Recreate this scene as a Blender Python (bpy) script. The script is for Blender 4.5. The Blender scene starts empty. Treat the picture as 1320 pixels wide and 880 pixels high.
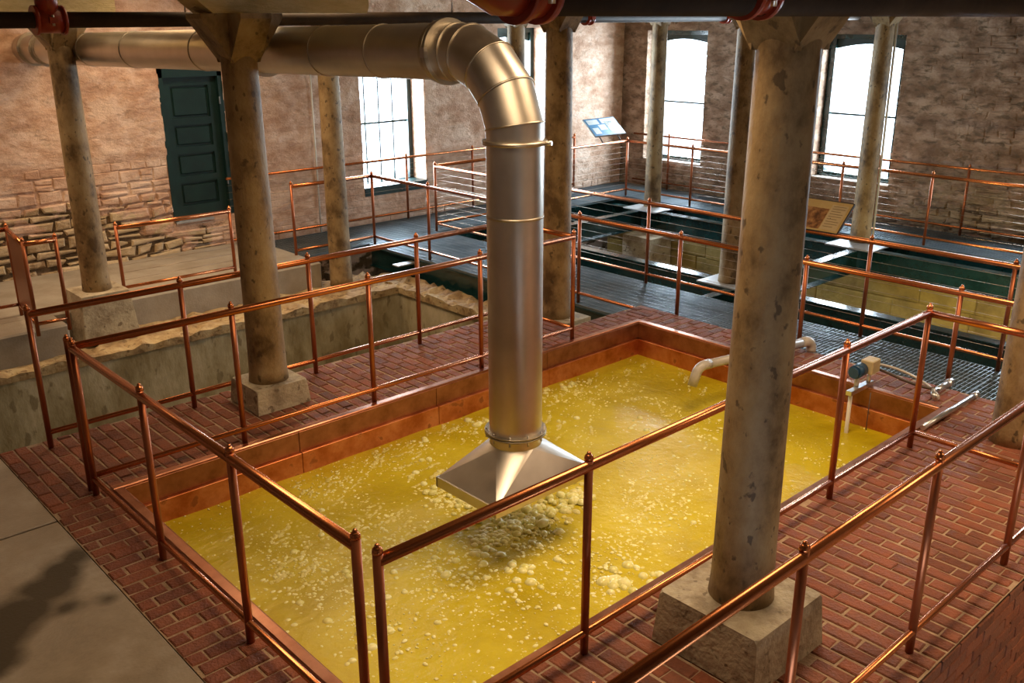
import bpy, math, random
import numpy as np
from mathutils import Vector, Matrix
random.seed(11)
R = random.Random(5)
PI = math.pi
col = bpy.context.scene.collection
scene = bpy.context.scene

# ------------------------------------------------------------------ camera
CAMH, FPX = 3.00238, 1208.2123
PITCH, ROLL, YAW = math.radians(18.96051), math.radians(-0.224988), math.radians(47.524149)
fw = Vector((math.cos(YAW)*math.cos(PITCH), math.sin(YAW)*math.cos(PITCH), -math.sin(PITCH)))
rt = Vector((math.sin(YAW), -math.cos(YAW), 0))
up = rt.cross(fw)
r2 = rt*math.cos(ROLL) + up*math.sin(ROLL)
u2 = -rt*math.sin(ROLL) + up*math.cos(ROLL)
cam = bpy.data.cameras.new('camera'); cam.sensor_width = 36; cam.lens = FPX/1320*36
cam.clip_start = .05; cam.clip_end = 200
camo = bpy.data.objects.new('camera', cam); col.objects.link(camo)
M = Matrix(((r2.x, u2.x, -fw.x, 0), (r2.y, u2.y, -fw.y, 0), (r2.z, u2.z, -fw.z, CAMH), (0, 0, 0, 1)))
camo.matrix_world = M
scene.camera = camo

def pix(x, y, z):                       # world point -> photo pixel
    d = Vector((x, y, z-CAMH)); w = d.dot(fw)
    return (660+FPX*d.dot(r2)/w, 440-FPX*d.dot(u2)/w, w)
def un(px, py, z):                      # photo pixel -> point at height z
    d = fw + r2*((px-660)/FPX) + u2*((440-py)/FPX)
    t = (z-CAMH)/d.z
    return Vector((d.x*t, d.y*t, z))

# ------------------------------------------------------------------ world, light, exposure
vs = scene.view_settings
vs.view_transform = 'Standard'; vs.look = 'None'; vs.gamma = 1.0; vs.exposure = 0.0
try: vs.use_curve_mapping = False
except Exception: pass
w = bpy.data.worlds.new('overcast_sky'); scene.world = w; w.use_nodes = True
w.node_tree.nodes['Background'].inputs[0].default_value = (.80, .90, 1.0, 1)
w.node_tree.nodes['Background'].inputs[1].default_value = 5.0

def area(name, loc, target, sx, sy, power, color, spread=PI):
    l = bpy.data.lights.new(name, 'AREA'); l.shape = 'RECTANGLE'; l.size = sx; l.size_y = sy
    l.energy = power; l.color = color; l.spread = spread
    o = bpy.data.objects.new(name, l); col.objects.link(o); o.location = loc
    o.rotation_euler = (Vector(target)-Vector(loc)).to_track_quat('-Z', 'Y').to_euler()
    return o
DAY = (.80, .91, 1.0); WARM = (1.0, .70, .42)
# daylight in the window openings (outside the panes)
for y in (11.72, 7.95, 4.35):
    area('daylight', (15.66, y, 1.6), (0, y, .6), 1.25, 2.3, 340, DAY)
for x in (9.32, 12.25):
    area('daylight', (x, 13.74, 1.6), (x, 0, .6), 1.1, 2.3, 360, DAY)
# unseen warm area lights added under the ceiling as fill
for (x, y, p) in ((2.6, 3.0, 54), (5.2, 3.3, 84), (1.9, 11.2, 85), (5.0, 11.2, 95), (4.6, 8.6, 75), (10.4, 8.9, 24), (11.6, 4.2, 26), (7.4, -.8, 190)):
    area('warm_ceiling_fill', (x, y, 3.95), (x, y, 0), 1.5, 1.5, p, WARM, math.radians(140))

# ------------------------------------------------------------------ materials
def mat(name, c1, c2=None, scale=6., rough=.6, metal=0., bump=0., bscale=None, c3=None, spec=.5, tint=None, stretch=(1, 1, 1), coat=0., rv=0., spots=None):
    m = bpy.data.materials.new(name); m.use_nodes = True
    nt = m.node_tree; N = nt.nodes; L = nt.links; b = N['Principled BSDF']
    b.inputs['Roughness'].default_value = rough; b.inputs['Metallic'].default_value = metal
    b.inputs['Specular IOR Level'].default_value = spec; b.inputs['Coat Weight'].default_value = coat
    geo = N.new('ShaderNodeNewGeometry'); mp = N.new('ShaderNodeMapping'); mp.inputs['Scale'].default_value = stretch
    L.new(geo.outputs['Position'], mp.inputs['Vector'])
    m['pos'] = 1
    out = None
    if c2 is None: b.inputs['Base Color'].default_value = (*c1, 1)
    else:
        n = N.new('ShaderNodeTexNoise'); n.inputs['Scale'].default_value = scale; n.inputs['Detail'].default_value = 8; n.inputs['Roughness'].default_value = .65
        L.new(mp.outputs[0], n.inputs['Vector'])
        rp = N.new('ShaderNodeValToRGB'); L.new(n.outputs['Fac'], rp.inputs['Fac'])
        e = rp.color_ramp.elements; e[0].position = .36; e[0].color = (*c1, 1); e[1].position = .64; e[1].color = (*c2, 1)
        if c3: x = e.new(.5); x.color = (*c3, 1)
        out = rp.outputs[0]
        if rv:
            mr = N.new('ShaderNodeMapRange'); L.new(n.outputs['Fac'], mr.inputs[0]); mr.inputs[1].default_value = .35; mr.inputs[2].default_value = .65
            mr.inputs[3].default_value = rough-rv; mr.inputs[4].default_value = rough+rv; L.new(mr.outputs[0], b.inputs['Roughness'])
    if tint:                            # colour varies from piece to piece
        oi = N.new('ShaderNodeObjectInfo'); at = N.new('ShaderNodeAttribute'); at.attribute_name = 'tint'
        ad = N.new('ShaderNodeMath'); ad.operation = 'ADD'; L.new(oi.outputs['Random'], ad.inputs[0]); L.new(at.outputs['Fac'], ad.inputs[1])
        fr = N.new('ShaderNodeMath'); fr.operation = 'FRACT'; L.new(ad.outputs[0], fr.inputs[0])
        tr = N.new('ShaderNodeValToRGB'); L.new(fr.outputs[0], tr.inputs['Fac'])
        e = tr.color_ramp.elements; e[0].color = (*tint[0], 1); e[0].position = 0; e[1].color = (*tint[-1], 1); e[1].position = 1
        for i, c in enumerate(tint[1:-1]):
            x = e.new((i+1)/(len(tint)-1)); x.color = (*c, 1)
        if out:
            mx = N.new('ShaderNodeMix'); mx.data_type = 'RGBA'; mx.inputs[0].default_value = .55
            L.new(out, mx.inputs[6]); L.new(tr.outputs[0], mx.inputs[7]); out = mx.outputs[2]
        else: out = tr.outputs[0]
    if spots:                           # flaked or stained specks
        ns = N.new('ShaderNodeTexNoise'); ns.inputs['Scale'].default_value = spots[0]; ns.inputs['Detail'].default_value = 5; L.new(mp.outputs[0], ns.inputs['Vector'])
        rs = N.new('ShaderNodeValToRGB'); rs.color_ramp.elements[0].position = spots[1]; rs.color_ramp.elements[1].position = spots[1]+.05; rs.color_ramp.elements[1].color = (.8, .8, .8, 1); L.new(ns.outputs['Fac'], rs.inputs['Fac'])
        mx = N.new('ShaderNodeMix'); mx.data_type = 'RGBA'; L.new(rs.outputs[0], mx.inputs[0]); L.new(out, mx.inputs[6]); mx.inputs[7].default_value = (*spots[2], 1); out = mx.outputs[2]
    if out: L.new(out, b.inputs['Base Color'])
    if bump:
        n2 = N.new('ShaderNodeTexNoise'); n2.inputs['Scale'].default_value = bscale or scale*4; n2.inputs['Detail'].default_value = 6
        L.new(mp.outputs[0], n2.inputs['Vector'])
        bp = N.new('ShaderNodeBump'); bp.inputs['Strength'].default_value = bump; bp.inputs['Distance'].default_value = .02
        L.new(n2.outputs['Fac'], bp.inputs['Height']); L.new(bp.outputs[0], b.inputs['Normal'])
    return m

MT = {}
MT['copper'] = mat('aged_copper_tube', (.54, .185, .070), (.64, .24, .10), 1.2, .27, .95, 0)
MT['copper_dark'] = mat('brown_copper_post', (.34, .105, .045), (.42, .145, .065), 1.5, .36, .75, 0)
MT['sheet'] = mat('copper_sheet', (.44, .13, .040), (.74, .32, .14), 4.5, .40, .8, .08, 30, c3=(.60, .21, .08), rv=.10, spots=(9, .62, (.34, .12, .05)))
MT['sheet_upper'] = mat('darker_copper_sheet', (.23, .09, .045), (.44, .19, .095), 5, .42, .8, .05, 30, rv=.08)  # darker copper for the upper band of vat panels
MT['rim'] = mat('copper_rim', (.40, .16, .09), (.62, .30, .19), 4, .28, .95)
MT['brick'] = mat('red_brick', (.13, .040, .020), (.30, .098, .048), 9, .74, 0, .6, 60, spec=.3, tint=[(.085, .034, .022), (.22, .066, .032), (.28, .095, .05), (.15, .052, .033), (.25, .105, .065), (.095, .037, .026)], rv=.12)
MT['mortar'] = mat('lime_mortar', (.26, .17, .10), (.40, .285, .185), 8, .8, 0, .5, 70)
MT['concrete'] = mat('pit_concrete', (.24, .19, .095), (.50, .44, .31), 2.2, .8, 0, .6, 18, c3=(.37, .32, .20), stretch=(1, 1, .5), spots=(9, .60, (.19, .15, .08)))
MT['ledge'] = mat('crumbling_stone_ledge', (.22, .14, .065), (.46, .36, .20), 5.0, .85, 0, 1.0, 16, c3=(.35, .245, .12), spots=(12, .58, (.15, .09, .04)))
MT['slab'] = mat('grey_cement_slab', (.27, .23, .175), (.36, .32, .26), 2.5, .7, 0, .2, 40)
MT['pedestal'] = mat('pedestal_concrete', (.25, .20, .13), (.50, .44, .31), 5, .8, 0, .6, 30, c3=(.40, .34, .24), spots=(14, .62, (.14, .10, .06)))
MT['column'] = mat('stained_column_paint', (.11, .065, .024), (.38, .28, .145), 3.6, .6, 0, .3, 30, c3=(.29, .195, .09), stretch=(1, 1, .7), spots=(17, .62, (.07, .045, .022)))
MT['timber'] = mat('limewashed_timber', (.50, .38, .16), (.62, .49, .24), 6, .8, 0, .5, 25, stretch=(1, 1, 4))
MT['steel'] = mat('stainless_steel', (.54, .505, .45), (.68, .64, .58), 1.5, .37, 1., 0, rv=.05)
MT['flange'] = mat('galvanised_flange', (.40, .36, .29), (.56, .51, .43), 6, .4, 1.)
MT['pipe_dark'] = mat('black_iron_pipe', (.030, .019, .012), (.055, .035, .021), 5, .62, 0, spec=.3)
MT['red'] = mat('red_enamel', (.30, .035, .012), (.42, .055, .02), 8, .35, 0)
MT['bolt'] = mat('zinc_bolt', (.6, .58, .55), None, 1, .3, 1.)
MT['green'] = mat('dark_green_paint', (.004, .021, .021), (.007, .032, .030), 5, .40, 0)
MT['greensteel'] = mat('teal_steel_paint', (.004, .024, .025), (.009, .040, .041), 5, .16, 0, rv=.05, spec=.8)
MT['grating'] = mat('daylight_tinted_grating', (.17, .22, .25), (.26, .31, .34), 3, .42, .6)  # blue of reflected window daylight mixed into the steel's base colour
MT['plate'] = mat('grey_steel_plate', (.33, .34, .35), (.48, .48, .47), 4, .35, .4, rv=.08)
MT['pitstone'] = mat('ochre_stained_stone', (.08, .055, .015), (.33, .25, .075), 3., .75, 0, .7, 18, c3=(.22, .165, .045), tint=[(.19, .14, .035), (.29, .22, .065), (.16, .115, .035), (.31, .24, .065)])
MT['dark'] = mat('pit_earth', (.012, .010, .007), (.03, .022, .014), 3, .9)
MT['pvc'] = mat('grey_pipe', (.40, .38, .35), (.50, .47, .43), 8, .35, 0)
MT['galv'] = mat('galvanised_pipe', (.60, .63, .66), (.72, .74, .76), 10, .28, .9)
MT['white'] = mat('white_plastic', (.68, .66, .58), (.76, .73, .65), 8, .45)
MT['blue'] = mat('blue_enamel', (.015, .06, .14), (.025, .09, .19), 8, .35)
MT['beige'] = mat('beige_plastic', (.52, .43, .24), (.60, .50, .30), 8, .5)
MT['rubber'] = mat('dark_hose', (.05, .035, .025), (.09, .06, .045), 8, .45)
MT['wirecable'] = mat('stainless_cable', (.36, .29, .23), None, 1, .3, 1.)
MT['ceiling'] = mat('ceiling_boards', (.17, .11, .06), (.26, .18, .10), 3, .8, 0, .3, 20, stretch=(1, 8, 1))
MT['sign_frame'] = mat('dark_sign_frame', (.05, .035, .025), None, 1, .5)
MT['sign_blue'] = mat('printed_blue', (.05, .20, .42), (.10, .33, .58), 6, .3)
MT['sign_white'] = mat('printed_white', (.75, .80, .80), (.68, .74, .74), 20, .3)
MT['sign_photo'] = mat('printed_grey_picture', (.10, .14, .14), (.62, .66, .62), 14, .3)
MT['sign_tan'] = mat('printed_tan', (.60, .42, .16), (.68, .50, .22), 5, .35)
MT['sign_pale'] = mat('printed_pale_tan', (.64, .50, .28), (.70, .56, .33), 5, .35)
MT['sign_brown'] = mat('printed_brown_picture', (.12, .045, .015), (.55, .30, .11), 16, .35, c3=(.34, .15, .05))
MT['ink'] = mat('printed_ink', (.30, .20, .10), None, 1, .5)

def glass():
    m = bpy.data.materials.new('window_glass'); m.use_nodes = True; nt = m.node_tree; N = nt.nodes; L = nt.links
    N.remove(N['Principled BSDF']); o = N['Material Output']
    t = N.new('ShaderNodeBsdfTransparent'); t.inputs[0].default_value = (.95, .98, 1, 1)
    g = N.new('ShaderNodeBsdfGlossy'); g.inputs['Roughness'].default_value = .05
    x = N.new('ShaderNodeMixShader'); x.inputs[0].default_value = .06
    L.new(t.outputs[0], x.inputs[1]); L.new(g.outputs[0], x.inputs[2]); L.new(x.outputs[0], o.inputs['Surface'])
    return m
MT['glass'] = glass()

def concrete_floor():
    m = mat('wet_concrete_floor', (.17, .13, .085), (.36, .31, .245), 1.6, .42, 0, .12, 60, c3=(.26, .21, .15), rv=.14)
    nt = m.node_tree; N = nt.nodes; L = nt.links; b = N['Principled BSDF']
    geo = [n for n in N if n.type == 'NEW_GEOMETRY'][0]
    # spilt water: a few merged puddles with ragged outlines
    n = N.new('ShaderNodeTexNoise'); n.inputs['Scale'].default_value = 2.2; n.inputs['Detail'].default_value = 5; L.new(geo.outputs['Position'], n.inputs['Vector'])
    cur = None
    for (x, y, rad) in ((1.36, 5.34, .09), (1.24, 5.22, .13), (1.10, 5.10, .16), (.95, 4.98, .18), (.78, 4.85, .18), (.70, 4.66, .16), (1.14, 4.83, .045), (1.35, 4.77, .04), (.45, 5.0, .3), (.2, 3.6, .25)):
        d = N.new('ShaderNodeVectorMath'); d.operation = 'DISTANCE'; L.new(geo.outputs['Position'], d.inputs[0]); d.inputs[1].default_value = (x, y, 0)
        sb = N.new('ShaderNodeMath'); sb.operation = 'SUBTRACT'; L.new(d.outputs['Value'], sb.inputs[0]); sb.inputs[1].default_value = rad
        if cur is None: cur = sb.outputs[0]
        else:
            mn = N.new('ShaderNodeMath'); mn.operation = 'SMOOTH_MIN'; mn.inputs[2].default_value = .08; L.new(cur, mn.inputs[0]); L.new(sb.outputs[0], mn.inputs[1]); cur = mn.outputs[0]
    nm = N.new('ShaderNodeMath'); nm.operation = 'MULTIPLY_ADD'; L.new(n.outputs['Fac'], nm.inputs[0]); nm.inputs[1].default_value = .34; nm.inputs[2].default_value = -.17
    ad = N.new('ShaderNodeMath'); ad.operation = 'ADD'; L.new(cur, ad.inputs[0]); L.new(nm.outputs[0], ad.inputs[1])
    r = N.new('ShaderNodeMapRange'); L.new(ad.outputs[0], r.inputs[0]); r.inputs[1].default_value = .05; r.inputs[2].default_value = -.05
    mx = N.new('ShaderNodeMix'); mx.data_type = 'RGBA'; src = b.inputs['Base Color'].links[0].from_socket
    L.new(r.outputs[0], mx.inputs[0]); L.new(src, mx.inputs[6]); mx.inputs[7].default_value = (.050, .036, .017, 1); L.new(mx.outputs[2], b.inputs['Base Color'])
    s2 = b.inputs['Roughness'].links[0].from_socket
    m2 = N.new('ShaderNodeMix'); L.new(r.outputs[0], m2.inputs[0]); L.new(s2, m2.inputs[2]); m2.inputs[3].default_value = .62; L.new(m2.outputs[0], b.inputs['Roughness'])
    return m
MT['floor'] = concrete_floor()

def stone_wall(name, axis, mortar=False):
    """painted rubble: pinkish limewash that has flaked off low down and in patches"""
    m = bpy.data.materials.new(name); m.use_nodes = True; nt = m.node_tree; N = nt.nodes; L = nt.links; b = N['Principled BSDF']
    b.inputs['Roughness'].default_value = .85; b.inputs['Specular IOR Level'].default_value = .25
    geo = N.new('ShaderNodeNewGeometry'); P = geo.outputs['Position']
    def noise(s, d=6, st=(1, 1, 1), loc=(0, 0, 0), dist=0):
        mp = N.new('ShaderNodeMapping'); mp.inputs['Scale'].default_value = st; mp.inputs['Location'].default_value = loc; L.new(P, mp.inputs[0])
        n = N.new('ShaderNodeTexNoise'); n.inputs['Scale'].default_value = s; n.inputs['Detail'].default_value = d; n.inputs['Roughness'].default_value = .62; n.inputs['Distortion'].default_value = dist
        L.new(mp.outputs[0], n.inputs['Vector']); return n.outputs['Fac']
    def ramp(f, *st):
        r = N.new('ShaderNodeValToRGB'); L.new(f, r.inputs['Fac']); e = r.color_ramp.elements
        e[0].position, e[0].color = st[0][0], (*st[0][1], 1); e[1].position, e[1].color = st[-1][0], (*st[-1][1], 1)
        for p, c in st[1:-1]: x = e.new(p); x.color = (*c, 1)
        return r.outputs[0]
    def mth(op, a, c):
        n = N.new('ShaderNodeMath'); n.operation = op
        for i, v in enumerate((a, c)):
            if isinstance(v, (int, float)): n.inputs[i].default_value = v
            else: L.new(v, n.inputs[i])
        return n.outputs[0]
    def mix(f, a, c):
        n = N.new('ShaderNodeMix'); n.data_type = 'RGBA'
        L.new(f, n.inputs[0])
        for i, v in ((6, a), (7, c)):
            if isinstance(v, tuple): n.inputs[i].default_value = (*v, 1)
            else: L.new(v, n.inputs[i])
        return n.outputs[2]
    sp = N.new('ShaderNodeSeparateXYZ'); L.new(P, sp.inputs[0])
    if axis == 'left':
        paint = ramp(noise(2.8, 9, (1, 1, 1.8)), (.36, (.46, .275, .18)), (.5, (.61, .41, .295)), (.62, (.72, .54, .42)))
        bare0 = [(.38, .27, .15), (.56, .43, .25), (.25, .16, .08), (.62, .49, .31), (.44, .32, .17)]
        # flaking grows towards the floor and towards the gate end of the wall
        low = mth('MULTIPLY', mth('SUBTRACT', .05, sp.outputs['Z']), .30)
        end = mth('MAXIMUM', mth('MULTIPLY', mth('MULTIPLY', mth('SUBTRACT', 6.4, sp.outputs['X']), .2), mth('SUBTRACT', 1.35, sp.outputs['Z'])), -.05)
        gain = mth('ADD', mth('MINIMUM', low, .25), mth('MINIMUM', end, .36))
        flake = mth('ADD', mth('MULTIPLY', noise(2.3, 8, (1, 1, 1.6)), 1.3), gain)
        thr = (.80, .88)
    else:
        paint = ramp(noise(2.6, 9, (1, 1, 1.7), (3, 1, 0)), (.36, (.19, .115, .072)), (.5, (.30, .20, .14)), (.62, (.44, .32, .24)))
        bare0 = [(.20, .14, .08), (.32, .24, .15), (.15, .11, .08), (.36, .28, .19), (.23, .16, .10)]
        low = mth('MULTIPLY', mth('SUBTRACT', .3, sp.outputs['Z']), .35)
        end = mth('MAXIMUM', mth('MULTIPLY', mth('SUBTRACT', 7.4, sp.outputs['Y']), .2), 0)
        gain = mth('ADD', mth('MINIMUM', low, .22), mth('MINIMUM', end, .20))
        flake = mth('ADD', mth('MULTIPLY', noise(3.2, 8, (1, 1, 2.0)), 1.3), gain)
        thr = (.76, .92)
    if mortar: bare = ramp(noise(9), (.35, (.065, .040, .020)), (.65, (.16, .105, .055)))
    else:
        oi = N.new('ShaderNodeObjectInfo'); at = N.new('ShaderNodeAttribute'); at.attribute_name = 'tint'
        f = mth('FRACT', mth('ADD', oi.outputs['Random'], at.outputs['Fac']), 0)
        bare = ramp(f, *[(i/(len(bare0)-1), c) for i, c in enumerate(bare0)])
        bare = mix(ramp(noise(11, 6), (.45, (0, 0, 0)), (.62, (.75, .75, .75))), bare, (.56, .44, .29) if axis == 'left' else (.33, .25, .17))
    msk = ramp(flake, (thr[0], (0, 0, 0)), (thr[1], (1, 1, 1)))
    c = mix(msk, paint, bare)
    dirt = ramp(noise(4.5 if axis == 'left' else 5.5, 9, (1, 1, 2.4), (7, 2, 1), .4), (.57 if axis == 'left' else .50, (0, 0, 0)), (.72 if axis == 'left' else .64, (.62, .62, .62) if axis == 'left' else (.85, .85, .85)))
    c = mix(dirt, c, (.27, .175, .115) if axis == 'left' else (.12, .085, .055))
    L.new(c, b.inputs['Base Color'])
    bp = N.new('ShaderNodeBump'); bp.inputs['Strength'].default_value = .8; bp.inputs['Distance'].default_value = .035
    L.new(noise(13, 6, (1, 1, 1.5)), bp.inputs['Height']); L.new(bp.outputs[0], b.inputs['Normal'])
    return m
MT['wl'] = stone_wall('limewashed_rubble_a', 'left'); MT['wlm'] = stone_wall('limewashed_mortar_a', 'left', True)
MT['wr'] = stone_wall('limewashed_rubble_b', 'right'); MT['wrm'] = stone_wall('limewashed_mortar_b', 'right', True)
MT['reveal'] = mat('window_reveal_limewash', (.60, .54, .48), (.72, .66, .60), 5, .85, 0, .6, 14)
MT['plain'] = mat('limewash', (.46, .32, .24), (.56, .41, .31), 2, .85, 0, .5, 14)

def liquid():
    m = mat('fermenting_mash', (.42, .325, .003), (.60, .50, .024), 1.3, .28, 0, 0, c3=(.51, .41, .009))
    nt = m.node_tree; N = nt.nodes; L = nt.links; b = N['Principled BSDF']; b.inputs['Specular IOR Level'].default_value = .45
    geo = [n for n in N if n.type == 'NEW_GEOMETRY'][0]
    src = b.inputs['Base Color'].links[0].from_socket
    v = N.new('ShaderNodeTexVoronoi'); v.inputs['Scale'].default_value = 55; L.new(geo.outputs['Position'], v.inputs['Vector'])
    r = N.new('ShaderNodeValToRGB'); e = r.color_ramp.elements; e[0].position = .16; e[0].color = (1, 1, 1, 1); e[1].position = .30; e[1].color = (0, 0, 0, 1); L.new(v.outputs['Distance'], r.inputs['Fac'])
    n = N.new('ShaderNodeTexNoise'); n.inputs['Scale'].default_value = 1.5; n.inputs['Detail'].default_value = 5; L.new(geo.outputs['Position'], n.inputs['Vector'])
    r2_ = N.new('ShaderNodeValToRGB'); r2_.color_ramp.elements[0].position = .40; r2_.color_ramp.elements[1].position = .62; L.new(n.outputs['Fac'], r2_.inputs['Fac'])
    mu = N.new('ShaderNodeMath'); mu.operation = 'MULTIPLY'; L.new(r.outputs[0], mu.inputs[0]); L.new(r2_.outputs[0], mu.inputs[1])
    m3 = N.new('ShaderNodeMath'); m3.operation = 'MULTIPLY'; L.new(mu.outputs[0], m3.inputs[0]); m3.inputs[1].default_value = .65
    mx = N.new('ShaderNodeMix'); mx.data_type = 'RGBA'; L.new(m3.outputs[0], mx.inputs[0]); L.new(src, mx.inputs[6]); mx.inputs[7].default_value = (.62, .57, .16, 1)
    L.new(mx.outputs[2], b.inputs['Base Color'])
    bn = N.new('ShaderNodeTexNoise'); bn.inputs['Scale'].default_value = 14; bn.inputs['Detail'].default_value = 5; L.new(geo.outputs['Position'], bn.inputs['Vector'])
    bp = N.new('ShaderNodeBump'); bp.inputs['Strength'].default_value = .45; bp.inputs['Distance'].default_value = .02; L.new(bn.outputs['Fac'], bp.inputs['Height']); L.new(bp.outputs[0], b.inputs['Normal'])
    return m
MT['liquid'] = liquid()
MT['bubble'] = mat('foam_bubble', (.66, .63, .17), (.86, .86, .47), 12, .13, 0, 0)
MT['speck'] = mat('tiny_foam', (.72, .68, .22), (.88, .87, .50), 12, .5, 0, 0)
MT['froth'] = mat('froth', (.58, .50, .09), (.76, .70, .28), 12, .4, 0, .4, 60)

# ------------------------------------------------------------------ mesh helpers
class MB:
    def __init__(s): s.v = []; s.f = []; s.sm = []; s.t = []
    def add(s, vs, fs, smooth=False, tint=None):
        o = len(s.v); s.v += [tuple(v) for v in vs]
        for i, f in enumerate(fs):
            s.f.append(tuple(j+o for j in f)); s.sm.append(smooth if isinstance(smooth, bool) else smooth[i])
        s.t += [tint or 0.]*len(vs)
        return s
    def box(s, x0, x1, y0, y1, z0, z1, tint=None):
        return s.add([(x0,y0,z0),(x1,y0,z0),(x1,y1,z0),(x0,y1,z0),(x0,y0,z1),(x1,y0,z1),(x1,y1,z1),(x0,y1,z1)],
                     [(3,2,1,0),(4,5,6,7),(0,1,5,4),(1,2,6,5),(2,3,7,6),(3,0,4,7)], False, tint)
    def bbox(s, x0, x1, y0, y1, z0, z1, b=.01):           # box with chamfered edges
        V = []; 
        for ax in range(3):
            for sz in (0, 1):
                lim = [(x0, x1), (y0, y1), (z0, z1)]; o = [a for a in range(3) if a != ax]
                for (i, j) in ((0, 0), (1, 0), (1, 1), (0, 1)):
                    p = [0, 0, 0]; p[ax] = lim[ax][sz]
                    p[o[0]] = lim[o[0]][i]+(b if i == 0 else -b); p[o[1]] = lim[o[1]][j]+(b if j == 0 else -b); V.append(p)
        return s.hull(V)
    def hull(s, pts, smooth=False):
        import bmesh
        bm = bmesh.new()
        for p in pts: bm.verts.new(p)
        bmesh.ops.convex_hull(bm, input=bm.verts)
        bmesh.ops.dissolve_limit(bm, angle_limit=.01, verts=bm.verts, edges=bm.edges)
        bm.verts.ensure_lookup_table(); bm.verts.index_update()
        vv = [v.co[:] for v in bm.verts]; ff = [tuple(v.index for v in f.verts) for f in bm.faces]; bm.free()
        return s.add(vv, ff, smooth)
    def tube(s, p0, p1, r0, r1=None, n=12, caps=True):
        p0, p1 = Vector(p0), Vector(p1); r1 = r0 if r1 is None else r1
        d = (p1-p0).normalized(); a = d.orthogonal().normalized(); b = d.cross(a)
        vs = []
        for p, r in ((p0, r0), (p1, r1)):
            for k in range(n): t = 2*PI*k/n; vs.append(p+a*(math.cos(t)*r)+b*(math.sin(t)*r))
        fs = [(k, (k+1) % n, n+(k+1) % n, n+k) for k in range(n)]; sm = [True]*n
        if caps: fs += [tuple(range(n))[::-1], tuple(range(n, 2*n))]; sm += [False, False]
        return s.add(vs, fs, sm)
    def sweep(s, pts, r, n=10):
        pts = [Vector(p) for p in pts]; vs = []; fs = []; a = None
        for i, p in enumerate(pts):
            d = (pts[min(i+1, len(pts)-1)]-pts[max(i-1, 0)]).normalized()
            a = d.orthogonal().normalized() if a is None else (a-d*a.dot(d)).normalized()
            b = d.cross(a)
            for k in range(n): t = 2*PI*k/n; vs.append(p+a*(math.cos(t)*r)+b*(math.sin(t)*r))
        for i in range(len(pts)-1):
            for k in range(n): fs.append((i*n+k, i*n+(k+1) % n, (i+1)*n+(k+1) % n, (i+1)*n+k))
        sm = [True]*len(fs); fs += [tuple(range(n))[::-1], tuple(range((len(pts)-1)*n, len(pts)*n))]; sm += [False]*2
        return s.add(vs, fs, sm)
    def lathe(s, prof, c=(0, 0, 0), n=24, smooth=True):
        vs = []; fs = []
        for (r, z) in prof:
            for k in range(n): t = 2*PI*k/n; vs.append((c[0]+r*math.cos(t), c[1]+r*math.sin(t), c[2]+z))
        for i in range(len(prof)-1):
            for k in range(n): fs.append((i*n+k, i*n+(k+1) % n, (i+1)*n+(k+1) % n, (i+1)*n+k))
        sm = [smooth]*len(fs); fs += [tuple(range(n))[::-1], tuple(range((len(prof)-1)*n, len(prof)*n))]; sm += [False]*2
        return s.add(vs, fs, sm)
    def prism(s, poly, axis, a0, a1):                       # polygon in the other two axes, extruded along axis
        n = len(poly); vs = []
        for a in (a0, a1):
            for (u, v) in poly:
                vs.append({'x': (a, u, v), 'y': (u, a, v), 'z': (u, v, a)}[axis])
        fs = [tuple(range(n))[::-1], tuple(range(n, 2*n))]+[(i, (i+1) % n, n+(i+1) % n, n+i) for i in range(n)]
        return s.add(vs, fs)
    def mesh(s, name, m):
        me = bpy.data.meshes.new(name); me.from_pydata(s.v, [], s.f); me.materials.append(m)
        me.polygons.foreach_set('use_smooth', s.sm)
        if any(s.t):
            at = me.attributes.new('tint', 'FLOAT', 'POINT'); at.data.foreach_set('value', s.t)
        me.update()
        import bmesh
        bm = bmesh.new(); bm.from_mesh(me); bmesh.ops.recalc_face_normals(bm, faces=bm.faces); bm.to_mesh(me); bm.free()
        return me
    def build(s, name, m, parent=None, loc=None): return place(name, s.mesh(name, m), parent, loc)
def place(name, me, parent=None, loc=None, rz=None):
    o = bpy.data.objects.new(name, me); col.objects.link(o)
    if loc is not None: o.location = loc
    if rz is not None: o.rotation_euler.z = rz
    if parent is not None:
        o.parent = parent; o.matrix_parent_inverse = Matrix.Translation(-Vector(parent.location))
    return o
def tag(o, label, cat, group=None, kind=None):
    if label: o['label'] = label
    if cat: o['category'] = cat
    if group: o['group'] = group
    if kind: o['kind'] = kind
    return o
def struct(o, label=None, cat=None):
    o['kind'] = 'structure'
    if label: o['label'] = label
    if cat: o['category'] = cat
    return o
def thing(name, label, cat, loc, group=None):
    o = bpy.data.objects.new(name, None); col.objects.link(o); o.location = loc; o.empty_display_size = .2
    return tag(o, label, cat, group)

# ------------------------------------------------------------------ levels
ZG = -.226          # steel grating walkways
ZB = -.31           # tops of the green beams
ZS = -.17           # cement slab by the door
ZL = -.50           # ledge of the old pit
ZQ = -.335          # surface of the liquid
DX0, DX1, DY0, DY1 = 1.43, 7.80, 1.43, 7.17
VX0, VX1, VY0, VY1 = 1.90, 7.28, 2.83, 5.995       # vat, inside of the rim
YW, XW = 13.07, 15.05
ROOM = (-4.5, -4.5)

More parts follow.
